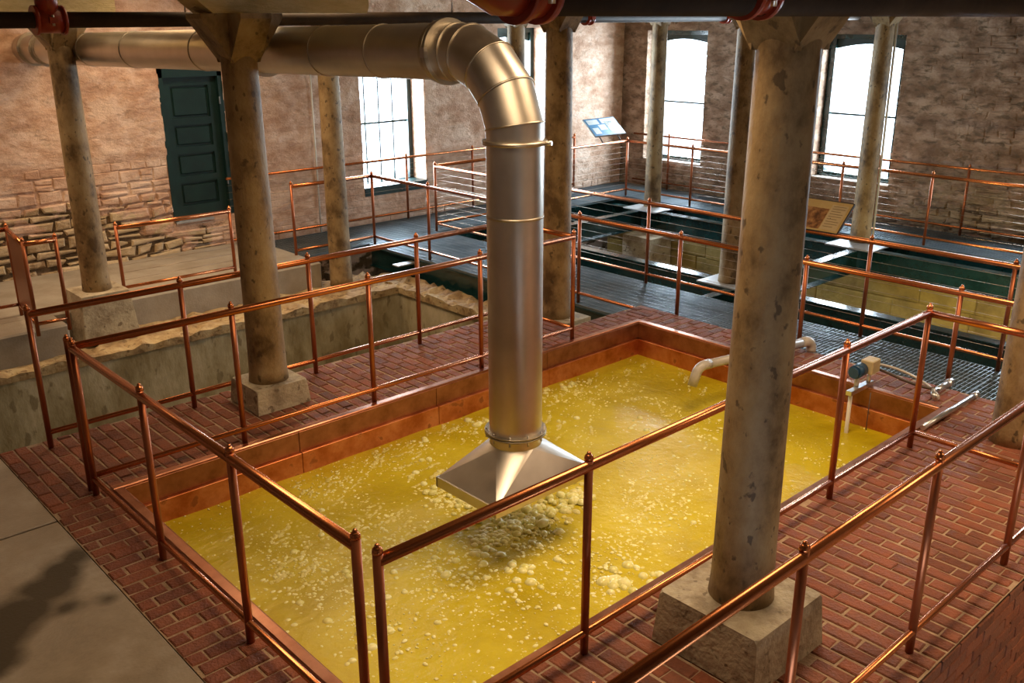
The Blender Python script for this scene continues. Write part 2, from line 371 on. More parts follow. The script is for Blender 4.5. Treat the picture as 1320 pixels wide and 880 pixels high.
# ------------------------------------------------------------------ pieces: bricks and stones
def piece(u0, u1, v0, v1, h, ch, jit, rnd):
    """a block seen from the front: outline, shoulder, inset face (u, v, height)"""
    def q(u, v, a): return (u+rnd.uniform(-jit, jit)*a, v+rnd.uniform(-jit, jit)*a)
    base = [q(u0, v0, 1), q(u1, v0, 1), q(u1, v1, 1), q(u0, v1, 1)]
    cu, cv = (u0+u1)/2, (v0+v1)/2
    out = [(u, v, 0.) for u, v in base] + [(u, v, h-ch) for u, v in base]
    for u, v in base:
        out.append((u+(ch if u < cu else -ch), v+(ch if v < cv else -ch), h*(1+rnd.uniform(-.12, .0))))
    fs = [(k, (k+1) % 4, 4+(k+1) % 4, 4+k) for k in range(4)]+[(4+k, 4+(k+1) % 4, 8+(k+1) % 4, 8+k) for k in range(4)]+[(8, 9, 10, 11)]
    return out, fs
def seen_area(c, du, dv):
    """rough size in the photo of a small rectangle, 0 when out of frame"""
    x, y, d = pix(*c)
    if d < .5 or not (-15 < x < 1335 and -15 < y < 895): return 0
    a = pix(*(Vector(c)+du)); b = pix(*(Vector(c)+dv))
    return abs((a[0]-x)*(b[1]-y)-(a[1]-y)*(b[0]-x))

# ---- brick deck round the vat
deck = MB()
RO = .065                               # rim width
for (a, b, c, d) in ((DX0, DX1, DY0, VY0-RO), (DX0, VX0-RO, VY0-RO, VY1+RO), (VX1+RO, DX1, VY0-RO, VY1+RO), (DX0, 6.62, VY1+RO, DY1), (6.62, DX1, VY1+RO, 6.40)):
    deck.box(a, b, c, d, -.30, -.009)
deck = struct(deck.build('floor', MT['mortar']), 'red brick deck laid round the sunken copper vat', 'floor')
cells = []                              # (cx, cy, along, length)
def lay(x0, x1, y0, y1, along):
    BL, BW, g = .212, .1015, .014
    if along == 'x': rows, run, r0, s0 = (y1-y0), (x1-x0), y0, x0
    else: rows, run, r0, s0 = (x1-x0), (y1-y0), x0, y0
    n = max(1, round(rows/BW)); bw = rows/n
    for i in range(n):
        p = 0 if i % 2 == 0 else -BL/2
        p += R.uniform(-.02, .02)
        while p < run-.02:
            a, b = max(p, 0), min(p+BL, run)
            if b-a > .045:
                ca, cb = s0+(a+b)/2, r0+(i+.5)*bw
                cells.append((ca, cb, 'x', b-a-g, bw-g) if along == 'x' else (cb, ca, 'y', b-a-g, bw-g))
            p += BL
lay(DX0, VX0-RO, VY0-RO, VY1+RO, 'x')
lay(VX1+RO, DX1, VY0-RO, VY1+RO, 'x')
lay(DX0, DX1, DY0, VY0-RO, 'y')
lay(DX0, 6.62, VY1+RO, DY1, 'y')
lay(6.62, DX1, VY1+RO, 6.40, 'y')
PED = [(3.26, 3.86, 1.90, 2.50), (3.15, 3.63, 6.47, 6.97)]      # pedestals standing on the deck
cells = [c for c in cells if not any(a+.06 < c[0] < b-.06 and d+.06 < c[1] < e-.06 for a, b, d, e in PED)]
def brick_rank(c):
    L, W = (c[3], c[4]) if c[2] == 'x' else (c[4], c[3])
    return seen_area((c[0], c[1], 0), Vector((L, 0, 0)), Vector((0, W, 0)))
cells.sort(key=brick_rank, reverse=True)
bcache = {}
def brick_mesh(L, W, k):
    key = (round(L/.02), round(W/.005), k)
    if key not in bcache:
        L, W = max(key[0], 2)*.02, key[1]*.005
        vs, fs = piece(-L/2, L/2, -W/2, W/2, .026, .007, .0045, random.Random(k*7+key[0]))
        bcache[key] = MB().add(vs, fs).mesh('brick', MT['brick'])
    return bcache[key]
rest = MB()
for i, c in enumerate(cells):
    dz = R.uniform(-.003, .003)
    if i < 300:
        o = place('brick', brick_mesh(c[3], c[4], R.randrange(4)), deck, (c[0], c[1], -.026+dz), 0 if c[2] == 'x' else PI/2)
    else:
        L, W = (c[3], c[4]) if c[2] == 'x' else (c[4], c[3])
        vs, fs = piece(c[0]-L/2, c[0]+L/2, c[1]-W/2, c[1]+W/2, .026, .007, .0045, R)
        rest.add([(u, v, z-.026+dz) for u, v, z in vs], fs, False, R.random())
rest.build('brick_field', MT['brick'], deck)['kind'] = 'stuff'

# ---- brick face of the deck towards the lower floor
wf = MB().box(DX0, DX1+.05, DY0, DY0+.1, -2.2, -.016); wf = struct(wf.build('wall_deck', MT['mortar']), 'brick retaining face below the front edge of the deck', 'wall')
fb = []
for i in range(14):
    z1 = -.022-i*.078; p = DX0-(.106 if i % 2 else 0)
    while p < DX1:
        a, b = max(p, DX0), min(p+.212, DX1)
        if b-a > .05: fb.append((a+.005, b-.005, z1-.068, z1))
        p += .212
fb.sort(key=lambda c: seen_area(((c[0]+c[1])/2, DY0, (c[2]+c[3])/2), Vector((c[1]-c[0], 0, 0)), Vector((0, 0, .068))), reverse=True)
rest = MB()
for i, c in enumerate(fb):
    h = .012+R.uniform(-.004, .004)
    vs, fs = piece(c[0], c[1], c[2], c[3], h, .004, .004, R)
    vs = [(u, DY0-z, v) for u, v, z in vs]
    if i < 60: MB().add(vs, fs, False).build('brick', MT['brick'], wf)
    else: rest.add(vs, fs, False, R.random())
rest.build('brick_courses', MT['brick'], wf)['kind'] = 'stuff'

# ---- concrete floor beside the deck, cast in bays
fl = MB().box(ROOM[0], DX0, ROOM[1], 7.16, -.4, -.02); fl = struct(fl.build('floor_concrete', MT['dark']), 'stained grey concrete floor beside the brick deck', 'floor')
for (y0, y1) in ((ROOM[1], -.6), (-.59, 2.62), (2.64, 5.838), (5.860, 7.16)):
    MB().bbox(ROOM[0], -1.6, y0, y1, -.3, -.004, .006).build('floor_bay', MT['floor'], fl)
    MB().bbox(-1.59, DX0-.006, y0, y1, -.3, -.004, .006).build('floor_bay', MT['floor'], fl)
struct(MB().box(DX0, XW, ROOM[1], DY0-.0, -2.4, -2.2).build('floor_lower', MT['concrete']), 'lower concrete floor in front of the brick deck', 'floor')
struct(MB().box(ROOM[0], XW, DY0, YW, -2.9, -2.7).build('floor_pit', MT['dark']), 'dark earth floor at the bottom of the pits', 'floor')

# ---- old concrete pit behind the deck
def rough_block(name, x0, x1, y0, y1, z0, z1, m, parent, amp=.03, step=.12, seed=1):
    """block with a broken, uneven upper surface"""
    rn = random.Random(seed); nx = max(2, int((x1-x0)/step)); ny = max(2, int((y1-y0)/step)); b = MB()
    H = [[z1+rn.uniform(-amp, amp*.4) for j in range(ny+1)] for i in range(nx+1)]
    P = [[(x0+(x1-x0)*i/nx+(rn.uniform(-.3, .3)*step if 0 < i < nx else 0), y0+(y1-y0)*j/ny+(rn.uniform(-.25, .25)*step if j == 0 or 0 < j < ny else 0)*(.35 if j == 0 else 1)) for j in range(ny+1)] for i in range(nx+1)]
    vs = [(P[i][j][0], P[i][j][1], H[i][j]) for i in range(nx+1) for j in range(ny+1)]
    f = [(i*(ny+1)+j, (i+1)*(ny+1)+j, (i+1)*(ny+1)+j+1, i*(ny+1)+j+1) for i in range(nx) for j in range(ny)]
    b.add(vs, f, False)
    ring = [i*(ny+1) for i in range(nx+1)]+[nx*(ny+1)+j for j in range(1, ny+1)]+[i*(ny+1)+ny for i in range(nx-1, -1, -1)]+[j for j in range(ny-1, 0, -1)]
    vs2 = [vs[k] for k in ring]+[(vs[k][0], vs[k][1], z0) for k in ring]; n = len(ring)
    b.add(vs2, [(k, (k+1) % n, n+(k+1) % n, n+k) for k in range(n)]+[tuple(range(n, 2*n))])
    return b.build(name, m, parent)
pb = struct(MB().box(ROOM[0], 7.42, 10.36, 11.35, -2.7, ZL-.06).build('wall_pit_back', MT['concrete']), 'stained concrete pit wall below the cement slab', 'wall')
rough_block('ledge', ROOM[0], 7.42, 10.34, 11.35, ZL-.10, ZL, MT['ledge'], pb, .045, .13, 3)
ps = struct(MB().box(7.36, 7.74, 7.24, 11.0, -2.7, ZL-.06).build('wall_pit_side', MT['concrete']), 'concrete pit wall under a crumbling stone ledge', 'wall')
rough_block('ledge', 7.33, 7.76, 7.2, 11.0, ZL-.10, ZL+.01, MT['ledge'], ps, .05, .1, 4)
struct(MB().box(DX0-.02, 6.64, 7.10, 7.165, -2.7, -.03).build('wall_pit_front', MT['concrete']), 'concrete pit wall under the back edge of the deck', 'wall')
struct(MB().box(6.58, 6.62, 6.4, 7.17, -2.7, -.03).build('wall_pit_notch', MT['concrete']), 'short concrete wall closing the notch of the deck', 'wall')
struct(MB().box(6.62, DX1, 6.36, 6.40, -2.7, -.03).build('wall_pit_corner', MT['concrete']), 'concrete wall under the far corner of the deck', 'wall')
struct(MB().box(DX1-.02, DX1, DY0, 6.40, -2.7, -.03).build('wall_deck_far', MT['concrete']), 'concrete edge of the deck beside the steel walkway', 'wall')
lw = struct(MB().box(ROOM[0], 1.44, 7.16, 10.36, -2.7, -.08).build('wall_pit_left', MT['concrete']), 'pit wall next to the concrete floor', 'wall')
rough_block('ledge', ROOM[0], 1.44, 7.16, 10.34, -.12, -.02, MT['ledge'], lw, .03, .15, 6)

# ---- cement slab in front of the door
sl = MB().bbox(ROOM[0], 6.60, 11.12, YW, ZL-.3, ZS, .02).bbox(ROOM[0], 3.06, 10.62, 11.14, ZL-.3, ZS-.002, .02)
struct(sl.build('floor_slab', MT['slab']), 'grey cement slab in front of the green door', 'floor')

# ---- rubble walls with openings
WT = .55
OPL = [(8.66, 9.96, .28, 2.78), (11.62, 12.88, .28, 2.86), (5.40, 6.34, .27, 2.40)]      # x0 x1 z0 z1 in wall_left
OPR = [(11.02, 12.45, .30, 2.80), (7.22, 8.64, .36, 2.76), (3.62, 5.02, .36, 2.76)]     # y0 y1 z0 z1 in wall_right
ZT = 4.1
def wall_cells(u0, u1, ops, z0=-2.7):
    us = sorted({u0, u1, *[o[0] for o in ops], *[o[1] for o in ops]}); out = []
    for a, b in zip(us, us[1:]):
        hit = [o for o in ops if o[0] <= a and b <= o[1]]
        if hit: out += [(a, b, z0, hit[0][2]), (a, b, hit[0][3], ZT)]
        else: out.append((a, b, z0, ZT))
    return out
wl = MB()
for a, b, c, d in wall_cells(ROOM[0], XW+WT, OPL): wl.box(a, b, YW, YW+WT, c, d)
wl = struct(wl.build('wall_left', MT['wlm']), 'limewashed rubble stone wall with the green door', 'wall')
wr = MB()
for a, b, c, d in wall_cells(ROOM[1], YW, OPR): wr.box(XW, XW+WT, a, b, c, d)
wr = struct(wr.build('wall_right', MT['wrm']), 'mottled rubble stone wall with tall bright windows', 'wall')
struct(MB().box(ROOM[0]-WT, ROOM[0], ROOM[1], YW+WT, -2.7, ZT).build('wall_back', MT['plain']), 'plain limewashed wall behind the viewer', 'wall')
struct(MB().box(ROOM[0]-WT, XW+WT, ROOM[1]-WT, ROOM[1], -2.7, ZT).build('wall_front', MT['plain']), 'plain limewashed side wall', 'wall')
struct(MB().box(ROOM[0]-WT, XW+WT, ROOM[1]-WT, YW+WT, ZT, ZT+.2).build('ceiling', MT['ceiling']), 'dark board ceiling', 'ceiling')

def face_stones(parent, u0, u1, ops, mp, bare, m, seed, z0, z1):
    rn = random.Random(seed); st = []
    z = z0
    while z < z1:
        h = rn.choice((.085, .10, .12, .14, .17)); u = u0+rn.uniform(-.3, 0)
        while u < u1:
            L = rn.uniform(.16, .34)+(rn.random() < .35)*rn.uniform(.1, .3)
            parts = [(z, z+h)] if h < .13 or rn.random() < .7 else [(z, z+h*.5), (z+h*.5, z+h)]
            for (a, b) in parts:
                c0, c1, d0, d1 = u, u+L, a, b
                if not any(c1 > o[0]+.0 and c0 < o[1]-.0 and d1 > o[2] and d0 < o[3] for o in ops): st.append((c0, c1, d0, d1))
                else:
                    for o in ops:                       # trim against the opening
                        if c1 > o[0] and c0 < o[1] and d1 > o[2] and d0 < o[3]:
                            if c0 < o[0]-.06: st.append((c0, o[0]-.003, d0, d1))
                            if c1 > o[1]+.06: st.append((o[1]+.003, c1, d0, d1))
            u += L
        z += h
    def rank(s):
        c = mp((s[0]+s[1])/2, (s[2]+s[3])/2, 0); b = bare((s[0]+s[1])/2, (s[2]+s[3])/2)
        a = seen_area(c, Vector(mp(s[1], s[2], 0))-Vector(mp(s[0], s[2], 0)), Vector((0, 0, s[3]-s[2])))
        return a*(1+3*b)
    st.sort(key=rank, reverse=True); rest = MB()
    for i, s in enumerate(st):
        b = bare((s[0]+s[1])/2, (s[2]+s[3])/2)
        g = .0005+.019*b; pr = .008+rn.random()*.007+b*rn.uniform(.012, .045)
        ch = min(.013 if b < .05 else .010+.012*b, (s[3]-s[2])*.3); pr = max(pr, ch+.0005)
        vs, fs = piece(s[0]+g, s[1]-g, s[2]+g, s[3]-g, max(pr, ch+.002), ch, .006+.022*b, rn)
        vs = [mp(u, v, h) for u, v, h in vs]
        if i < 300: MB().add(vs, fs).build('stone', m, parent)
        else: rest.add(vs, fs, False, rn.random())
    rest.build('stone_field', m, parent)['kind'] = 'stuff'
from mathutils import noise as mnoise
def coat(parent, u0, u1, z0, z1, ops, mp, bare, m, base, step=.04):
    """thick, lumpy limewash that hides most of the stones and has fallen off where the wall is bare"""
    nu, nz = int((u1-u0)/step), int((z1-z0)/step); V = []; F = []
    for i in range(nu+1):
        for j in range(nz+1):
            u, z = u0+(u1-u0)*i/nu, z0+(z1-z0)*j/nz
            n1 = mnoise.noise((u*3.4, z*6.6, 3.7)); n2 = mnoise.noise((u*7.5, z*14., 9.1)); n3 = mnoise.noise((u*1.1, z*1.4, 5.))
            h = base+.017*n1+.013*n2-bare(u, z)*.085*(1+.9*n3)-max(0, -n3-.35)*.02
            V.append(mp(u, z, max(h, -.03)))
    for i in range(nu):
        for j in range(nz):
            u, z = u0+(u1-u0)*(i+.5)/nu, z0+(z1-z0)*(j+.5)/nz
            if any(o[0]-.0 < u < o[1]+.0 and o[2] < z < o[3] for o in ops): continue
            a = i*(nz+1)+j; F.append((a, a+nz+1, a+nz+2, a+1))
    MB().add(V, F, True).build('limewash_coat', m, parent)
def bare_l(x, z):
    return max(0, min(1, (1.30-z)*1.1))*max(0, min(1, (6.4-x)*.8))+max(0, min(1, (.12-z)*2))*.4
def bare_r(y, z): return max(0, min(1, (.7-z)*.8))*.6+.35*max(0, min(1, (7.5-y)*.5))
face_stones(wl, 1.8, XW-.02, OPL, lambda u, v, h: (u, YW-h, v), lambda a, b: min(1, bare_l(a, b)), MT['wl'], 21, -.45, 3.42)
coat(wl, 1.6, XW-.02, -.45, 3.5, OPL, lambda u, v, h: (u, YW-h, v), lambda a, b: min(1, bare_l(a, b)), MT['wl'], .026)
face_stones(wr, 3.4, YW-.02, OPR, lambda u, v, h: (XW-h, u, v), lambda a, b: min(1, bare_r(a, b)), MT['wr'], 22, -.45, 3.46)
coat(wr, 3.2, YW-.02, -.45, 3.55, OPR, lambda u, v, h: (XW-h, u, v), lambda a, b: min(1, bare_r(a, b))*.35, MT['wr'], .021)

# ---- windows (deep set) and the door
def win(name, label, wall, u0, u1, z0, z1, vbars, hbars, arch=True):
    D = .40 if wall == 'l' else .24
    if wall == 'l': T = lambda u, d, z: (u, YW+d, z)
    else: T = lambda u, d, z: (XW+d, u, z)
    def bx(mb, ua, ub, da, db, za, zb):
        p, q = T(ua, da, za), T(ub, db, zb)
        return mb.box(min(p[0], q[0]), max(p[0], q[0]), min(p[1], q[1]), max(p[1], q[1]), za, zb)
    root = thing(name, None, None, T((u0+u1)/2, D, z0)); struct(root, label, 'window')
    fr = MB(); fw_ = .085 if wall == 'l' else .12
    bx(fr, u0, u0+fw_, D-.04, D+.08, z0, z1); bx(fr, u1-fw_, u1, D-.04, D+.08, z0, z1)
    bx(fr, u0+fw_, u1-fw_, D-.04, D+.08, z0, z0+.10)
    bx(fr, u0+fw_, u1-fw_, D-.04, D+.08, z1-.09, z1)
    fr.build('frame', MT['greensteel'] if wall == 'r' else MT['green'], root)
    # head board cut to a shallow arch
    a0, a1 = u0+fw_, u1-fw_; pts = [(a0, z1-.09), (a1, z1-.09)]+[(a1-(a1-a0)*k/12, z1-.24+.075*math.sin(PI*k/12)) for k in range(13)]
    hb = MB(); n = len(pts)
    vs = [T(u, D+.0, z) for u, z in pts]+[T(u, D+.05, z) for u, z in pts]
    hb.add(vs, [tuple(range(n)), tuple(range(n, 2*n))]+[(i, (i+1) % n, n+(i+1) % n, n+i) for i in range(n)])
    hb.build('arched_head', MT['green'], root)
    us = [a0+(a1-a0)*k/(vbars+1) for k in range(vbars+2)]; b = .011
    for u in us[1:-1]: bx(MB(), u-b, u+b, D+.01, D+.04, z0+.10, z1-.15).build('glazing_bar', MT['green'], root)
    zs = [z0+.10]+hbars+[z1-.15]
    for z in hbars: bx(MB(), a0, a1, D+.008, D+.045, z-.016, z+.016).build('glazing_bar', MT['green'], root)
    for ua, ub in zip(us, us[1:]):
        for za, zb in zip(zs, zs[1:]): bx(MB(), ua+b, ub-b, D+.022, D+.028, za, zb).build('pane', MT['glass'], root)
    bx(MB(), u0-.0, u1+.0, .005 if wall == 'r' else -.035, D-.04, z0-.05, z0+(.02 if wall == 'r' else .09)).build('sill', MT['reveal'] if wall == 'r' else MT['green'], root)
    return root
win('window_1', 'green sash window with thin vertical bars beside the green door wall', 'l', *OPL[0], 3, [1.36])
win('window_2', 'tall green window half hidden behind the steel duct elbow', 'l', *OPL[1], 3, [1.5])
win('window_3', 'tall bright window next to the corner with the blue sign', 'r', *OPR[0], 0, [1.45])
win('window_4', 'tall bright window with green frame behind the tan sign', 'r', *OPR[1], 0, [1.45])
win('window_5', 'bright window at the end of the mottled wall', 'r', *OPR[2], 0, [1.45])

x0, x1, z0, z1 = OPL[2]
dr = thing('door_1', None, None, ((x0+x1)/2, YW, z0)); struct(dr, 'dark green panelled door above the cement slab', 'door')
f = MB().box(x0, x0+.07, YW-.02, YW+.25, z0, z1).box(x1-.07, x1, YW-.02, YW+.25, z0, z1).box(x0, x1, YW-.02, YW+.25, z1-.14, z1); f.build('door_frame', MT['green'], dr)
l0, l1 = x0+.07, x1-.07
lf = MB().box(l0, l1, YW+.09, YW+.12, z0+.02, z1-.14); leaf = lf.build('door_leaf', MT['green'], dr)
st = MB().box(l0, l0+.12, YW+.055, YW+.10, z0+.02, z1-.14).box(l1-.12, l1, YW+.055, YW+.10, z0+.02, z1-.14); st.build('stile', MT['green'], dr)
zz = [z0+.02, z0+.20, z0+.52, z0+.62, z0+.93, z0+1.03, z0+1.33, z0+1.43, z0+1.62, z1-.26, z1-.14]
rails_z = [(zz[0], zz[1]), (zz[2], zz[3]), (zz[4], zz[5]), (zz[6], zz[7]), (zz[9], zz[10])]
for a, b in rails_z: MB().box(l0+.12, l1-.12, YW+.055, YW+.10, a, b).build('cross_rail', MT['green'], dr)
for (a, b) in ((zz[1], zz[2]), (zz[3], zz[4]), (zz[5], zz[6]), (zz[7], zz[9])):
    MB().bbox(l0+.15, l1-.15, YW+.068, YW+.095, a+.03, b-.03, .012).build('door_panel', MT['green'], dr)
MB().box(x0+.02, x1-.35, YW-.05, YW+.25, z0-.03, z0).build('threshold', MT['plate'], dr)
for z in (z0+.45, z0+1.6): MB().box(x1-.075, x1-.06, YW-.03, YW+.0, z, z+.10).build('hinge', MT['bolt'], dr)

# ------------------------------------------------------------------ columns
def column(x, y, zb, label, ped=None, r=.150, bol=None, ZC=3.22):
    o = thing('column', label, 'column', (x, y, zb if not ped else ped[4]), 'painted round columns')
    MB().lathe([(r+.012, zb), (r+.004, zb+.10), (r, zb+.3), (r-.006, 1.4), (r-.018, ZC-.34), (r-.020, ZC)], (x, y, 0), 32).build('shaft', MT['column'], o)
    ext, ht, wd = .17, .34, .12
    for (dx, dy) in ((1, 0), (-1, 0), (0, 1), (0, -1)):
        k = MB(); a0 = r-.05
        if dx: k.prism([(x+dx*a0, ZC-ht), (x+dx*a0, ZC), (x+dx*(r+ext), ZC), (x+dx*(r+ext), ZC-.035)], 'y', y-wd, y+wd)
        else: k.prism([(y+dy*a0, ZC-ht), (y+dy*a0, ZC), (y+dy*(r+ext), ZC), (y+dy*(r+ext), ZC-.035)], 'x', x-wd, x+wd)
        k.build('capital_bracket', MT['column'], o)
    if ped:                              # half size at top, at foot, top z, foot z
        t, b, zt, _, zf = ped
        mb = MB(); cc = .02
        mb.hull([(x+sx*(t-cc*(k == 0)), y+sy*(t-cc*(k == 1)), zt-cc*0) for sx in (-1, 1) for sy in (-1, 1) for k in (0, 1)] + [(x+sx*t, y+sy*t, zt-.02) for sx in (-1, 1) for sy in (-1, 1)] + [(x+sx*b, y+sy*b, zf) for sx in (-1, 1) for sy in (-1, 1)])
        mb.build('pedestal', MT['pedestal'], o)
    return o
column(3.56, 2.20, .29, 'brown stained column on a tall pedestal between vat and nearest handrail', (.285, .305, .29, 0, 0))
column(3.41, 6.71, .20, 'column on a low square pedestal standing on the brick deck behind the vat', (.225, .24, .20, 0, 0), ZC=3.05)
column(3.54, 11.0, .06, 'column on a tall tapering concrete pedestal in front of the cement slab', (.27, .315, .06, 0, ZL), ZC=3.05)
column(6.83, 11.0, ZL, 'yellow stained column rising from the stone ledge at the end of the slab')
column(6.87, 6.80, -.02, 'column in the notch of the deck right behind the steel duct')
column(10.24, 6.90, ZB, 'column on a steel plate in the middle of the green beams')
column(10.18, 11.0, ZB, 'column behind the duct elbow in front of the second window')
column(13.62, 11.0, ZB, 'column on a steel plate in front of the bright corner window')
column(13.68, 6.90, ZB, 'slim looking column with a pale edge in front of the mottled wall')
column(7.10, 2.20, -.02, 'mottled column standing on the deck beside the galvanised pipe')
MB().box(6.62, 7.12, 6.52, 7.06, -2.7, -.02).build('column_footing', MT['pedestal'], bpy.data.objects['column.004'])

# timber bolsters on the columns
def bolster(x0, x1, y, label):
    a = .16
    mb = MB().prism([(x0, 3.42), (x0+.0, 3.18), (x0+.16, 3.052), (x1-.02, 3.052), (x1, 3.10), (x1, 3.42)], 'y', y-a, y+a)
    return tag(mb.build('timber_bolster', MT['timber']), label, 'beam', 'timber bolsters on the columns')
bolster(3.02, 4.5, 6.74, 'limewashed timber bolster on the column with the low pedestal')
bolster(2.2, 4.12, 11.0, 'limewashed timber bolster on the column with the tall tapering pedestal')
for y in (2.2, 6.8, 11.0):
    tag(MB().bbox(ROOM[0]+.02, XW-.02, y-.17, y+.17, 3.44, 3.80, .02).build('ceiling_girder', MT['timber']), {2.2: 'long timber girder above the column nearest the vat', 6.8: 'long timber girder over the middle row of columns', 11.0: 'long timber girder over the columns by the door wall'}[y], 'beam')

# ------------------------------------------------------------------ copper vat
vat = thing('fermenting_vat', 'sunken copper lined vat in the brick deck', 'vat', (VX0, VY0, -1.5))
zlo = -1.4
rim = MB(); a = RO
for (x0, x1, y0, y1) in ((VX0-a, VX1+a, VY0-a, VY0), (VX0-a, VX1+a, VY1, VY1+a), (VX0-a, VX0, VY0, VY1), (VX1, VX1+a, VY0, VY1)):
    MB().bbox(x0, x1, y0, y1, -.05, .014, .006).build('rim', MT['rim'], vat)
tk = .012; ZM = -.165
def panels(n, horiz):
    for k in range(n):
        for hi in (0, 1):
            if horiz:
                u0 = VX0+(VX1-VX0)*k/n; u1 = VX0+(VX1-VX0)*(k+1)/n
            else:
                u0 = VY0+(VY1-VY0)*k/n; u1 = VY0+(VY1-VY0)*(k+1)/n
            yield u0+.002, u1-.002, hi
for side in 'fb':
    for u0, u1, hi in panels(4, True):
        p = .0 if hi else .030
        y0, y1 = (VY0, VY0+tk+p) if side == 'f' else (VY1-tk-p, VY1)
        MB().bbox(u0, u1, y0, y1, ZM if hi else zlo, .0 if hi else ZM, .003).build('copper_panel', MT['sheet_upper'] if hi else MT['sheet'], vat)
for side in 'lr':
    for u0, u1, hi in panels(2, False):
        p = .0 if hi else .030
        x0, x1 = (VX0, VX0+tk+p) if side == 'l' else (VX1-tk-p, VX1)
        MB().bbox(x0, x1, u0, u1, ZM if hi else zlo, .0 if hi else ZM, .003).build('copper_panel', MT['sheet_upper'] if hi else MT['sheet'], vat)
MB().box(VX0, VX1, VY0, VY1, zlo-.05, zlo).build('bottom', MT['sheet'], vat)

# ------------------------------------------------------------------ fermenting liquid with foam
rn = np.random.RandomState(4)
nx, ny = 150, 90
lx0, lx1, ly0, ly1 = VX0+.03, VX1-.03, VY0+.03, VY1-.03
ph = rn.uniform(0, 6.28, (14,)); kx = rn.uniform(-9, 9, 14); ky = rn.uniform(-9, 9, 14)
vs = []
for i in range(nx+1):
    for j in range(ny+1):
        x = lx0+(lx1-lx0)*i/nx; y = ly0+(ly1-ly0)*j/ny
        h = float(np.sum(np.sin(kx*x+ky*y+ph)))*.0009
        vs.append((x, y, ZQ+h))
fs = [(i*(ny+1)+j, (i+1)*(ny+1)+j, (i+1)*(ny+1)+j+1, i*(ny+1)+j+1) for i in range(nx) for j in range(ny)]
o0 = len(vs)
mash = MB().add(vs, fs, True)
mash.box(lx0, lx1, ly0, ly1, zlo+.01, ZQ-.03)
mash = tag(mash.build('fermenting_mash', MT['liquid']), 'yellow fermenting liquid with foam filling the copper vat', 'liquid')
# foam: clusters found in the photo (pixel, spread in m, number, size)
def dome(mb, x, y, r, n=7, sx=1., ang=0., flat=.62, lift=0.):
    prof = [(1., -.25), (.93, .25), (.66, .70), (.28, .95)]
    ca, sa = math.cos(ang), math.sin(ang); V = []; F = []
    for (q, z) in prof:
        for k in range(n):
            t = 2*PI*k/n; u, v = q*r*sx*math.cos(t), q*r*math.sin(t)
            V.append((x+u*ca-v*sa, y+u*sa+v*ca, ZQ+lift+z*r*flat))
    V.append((x, y, ZQ+lift+r*flat))
    for i in range(len(prof)-1):
        for k in range(n): F.append((i*n+k, i*n+(k+1) % n, (i+1)*n+(k+1) % n, (i+1)*n+k))
    b = (len(prof)-1)*n
    F += [(b+k, b+(k+1) % n, b+n) for k in range(n)]
    mb.add(V, F, True)
rb = random.Random(9)
inside = lambda x, y, r=.02: lx0+r < x < lx1-r and ly0+r < y < ly1-r
unit = MB(); dome(unit, 0, 0, 1., 12); unit.v = [(x, y, z-ZQ) for x, y, z in unit.v]
bub = unit.mesh('bubble', MT['bubble'])
nb = 0
def big(x, y, r, lift=0., fl=1.):
    global nb
    if not inside(x, y, r) or nb >= 290: return
    o = place('bubble', bub, mash, (x, y, ZQ+lift)); o.scale = (r*rb.uniform(.9, 1.25), r*rb.uniform(.85, 1.1), r*fl*rb.uniform(.9, 1.15)); o.rotation_euler.z = rb.uniform(0, PI); nb += 1
# the boiling heap in front of the hood
for k in range(110):
    t = rb.random(); p = un(625+128*t+rb.gauss(0, 6), 694-54*t+rb.gauss(0, 9), ZQ)
    big(p.x, p.y, rb.choice((.016, .020, .024, .030, .036, .042)), rb.uniform(-.004, .020), 1.1)
for k in range(30):
    t = rb.random(); p = un(545+95*t, 632+48*t+rb.gauss(0, 10), ZQ)
    big(p.x, p.y, rb.choice((.014, .018, .024, .03)), rb.uniform(0, .01), 1.1)
for (px, py, n, sp, sz) in ((812, 742, 12, .10, .034), (790, 757, 7, .05, .04), (690, 753, 2, .03, .035), (545, 600, 6, .1, .025), (735, 540, 6, .09, .022), (825, 545, 8, .07, .026), (612, 545, 6, .06, .028), (540, 568, 5, .05, .03), (470, 742, 10, .2, .024),
                            (375, 805, 10, .16, .028), (455, 845, 8, .15, .030), (600, 715, 18, .2, .03), (650, 720, 8, .12, .028), (415, 690, 6, .2, .024), (535, 760, 10, .3, .022), (700, 800, 8, .3, .02), (900, 640, 8, .3, .018), (712, 500, 12, .1, .03), (700, 715, 10, .16, .03), (380, 745, 8, .1, .024)):
    c = un(px, py, ZQ)
    for k in range(n): big(c.x+rb.gauss(0, sp), c.y+rb.gauss(0, sp), sz*rb.uniform(.6, 1.3))
foam = MB(); spk = MB()
for (px, py, n, sp) in ((590, 640, 260, .16), (680, 690, 240, .15), (500, 650, 260, .30), (440, 760, 420, .28), (380, 720, 220, .2), (560, 720, 420, .28), (830, 520, 320, .35), (720, 500, 280, .22), (820, 690, 260, .22),
                        (860, 640, 220, .22), (450, 610, 160, .2), (620, 790, 300, .5), (760, 780, 220, .4), (560, 560, 200, .22), (480, 850, 200, .3), (900, 560, 220, .3), (1000, 600, 160, .4), (780, 740, 120, .16)):
    c = un(px, py, ZQ)
    for k in range(n):
        x, y = c.x+rb.gauss(0, sp), c.y+rb.gauss(0, sp)
        if inside(x, y): dome(foam, x, y, rb.choice((.004, .005, .006, .007, .009, .013)), 6, rb.uniform(1, 1.7), rb.uniform(0, 3), .5)
for k in range(4200):
    x, y = rb.uniform(lx0, lx1), rb.uniform(ly0, ly1)
    if rb.random() < .25+.75*math.exp(-((x-3.6)/2.2)**2) and inside(x, y): dome(spk, x, y, rb.choice((.003, .004, .005, .006, .008)), 5, 1., 0, .55)
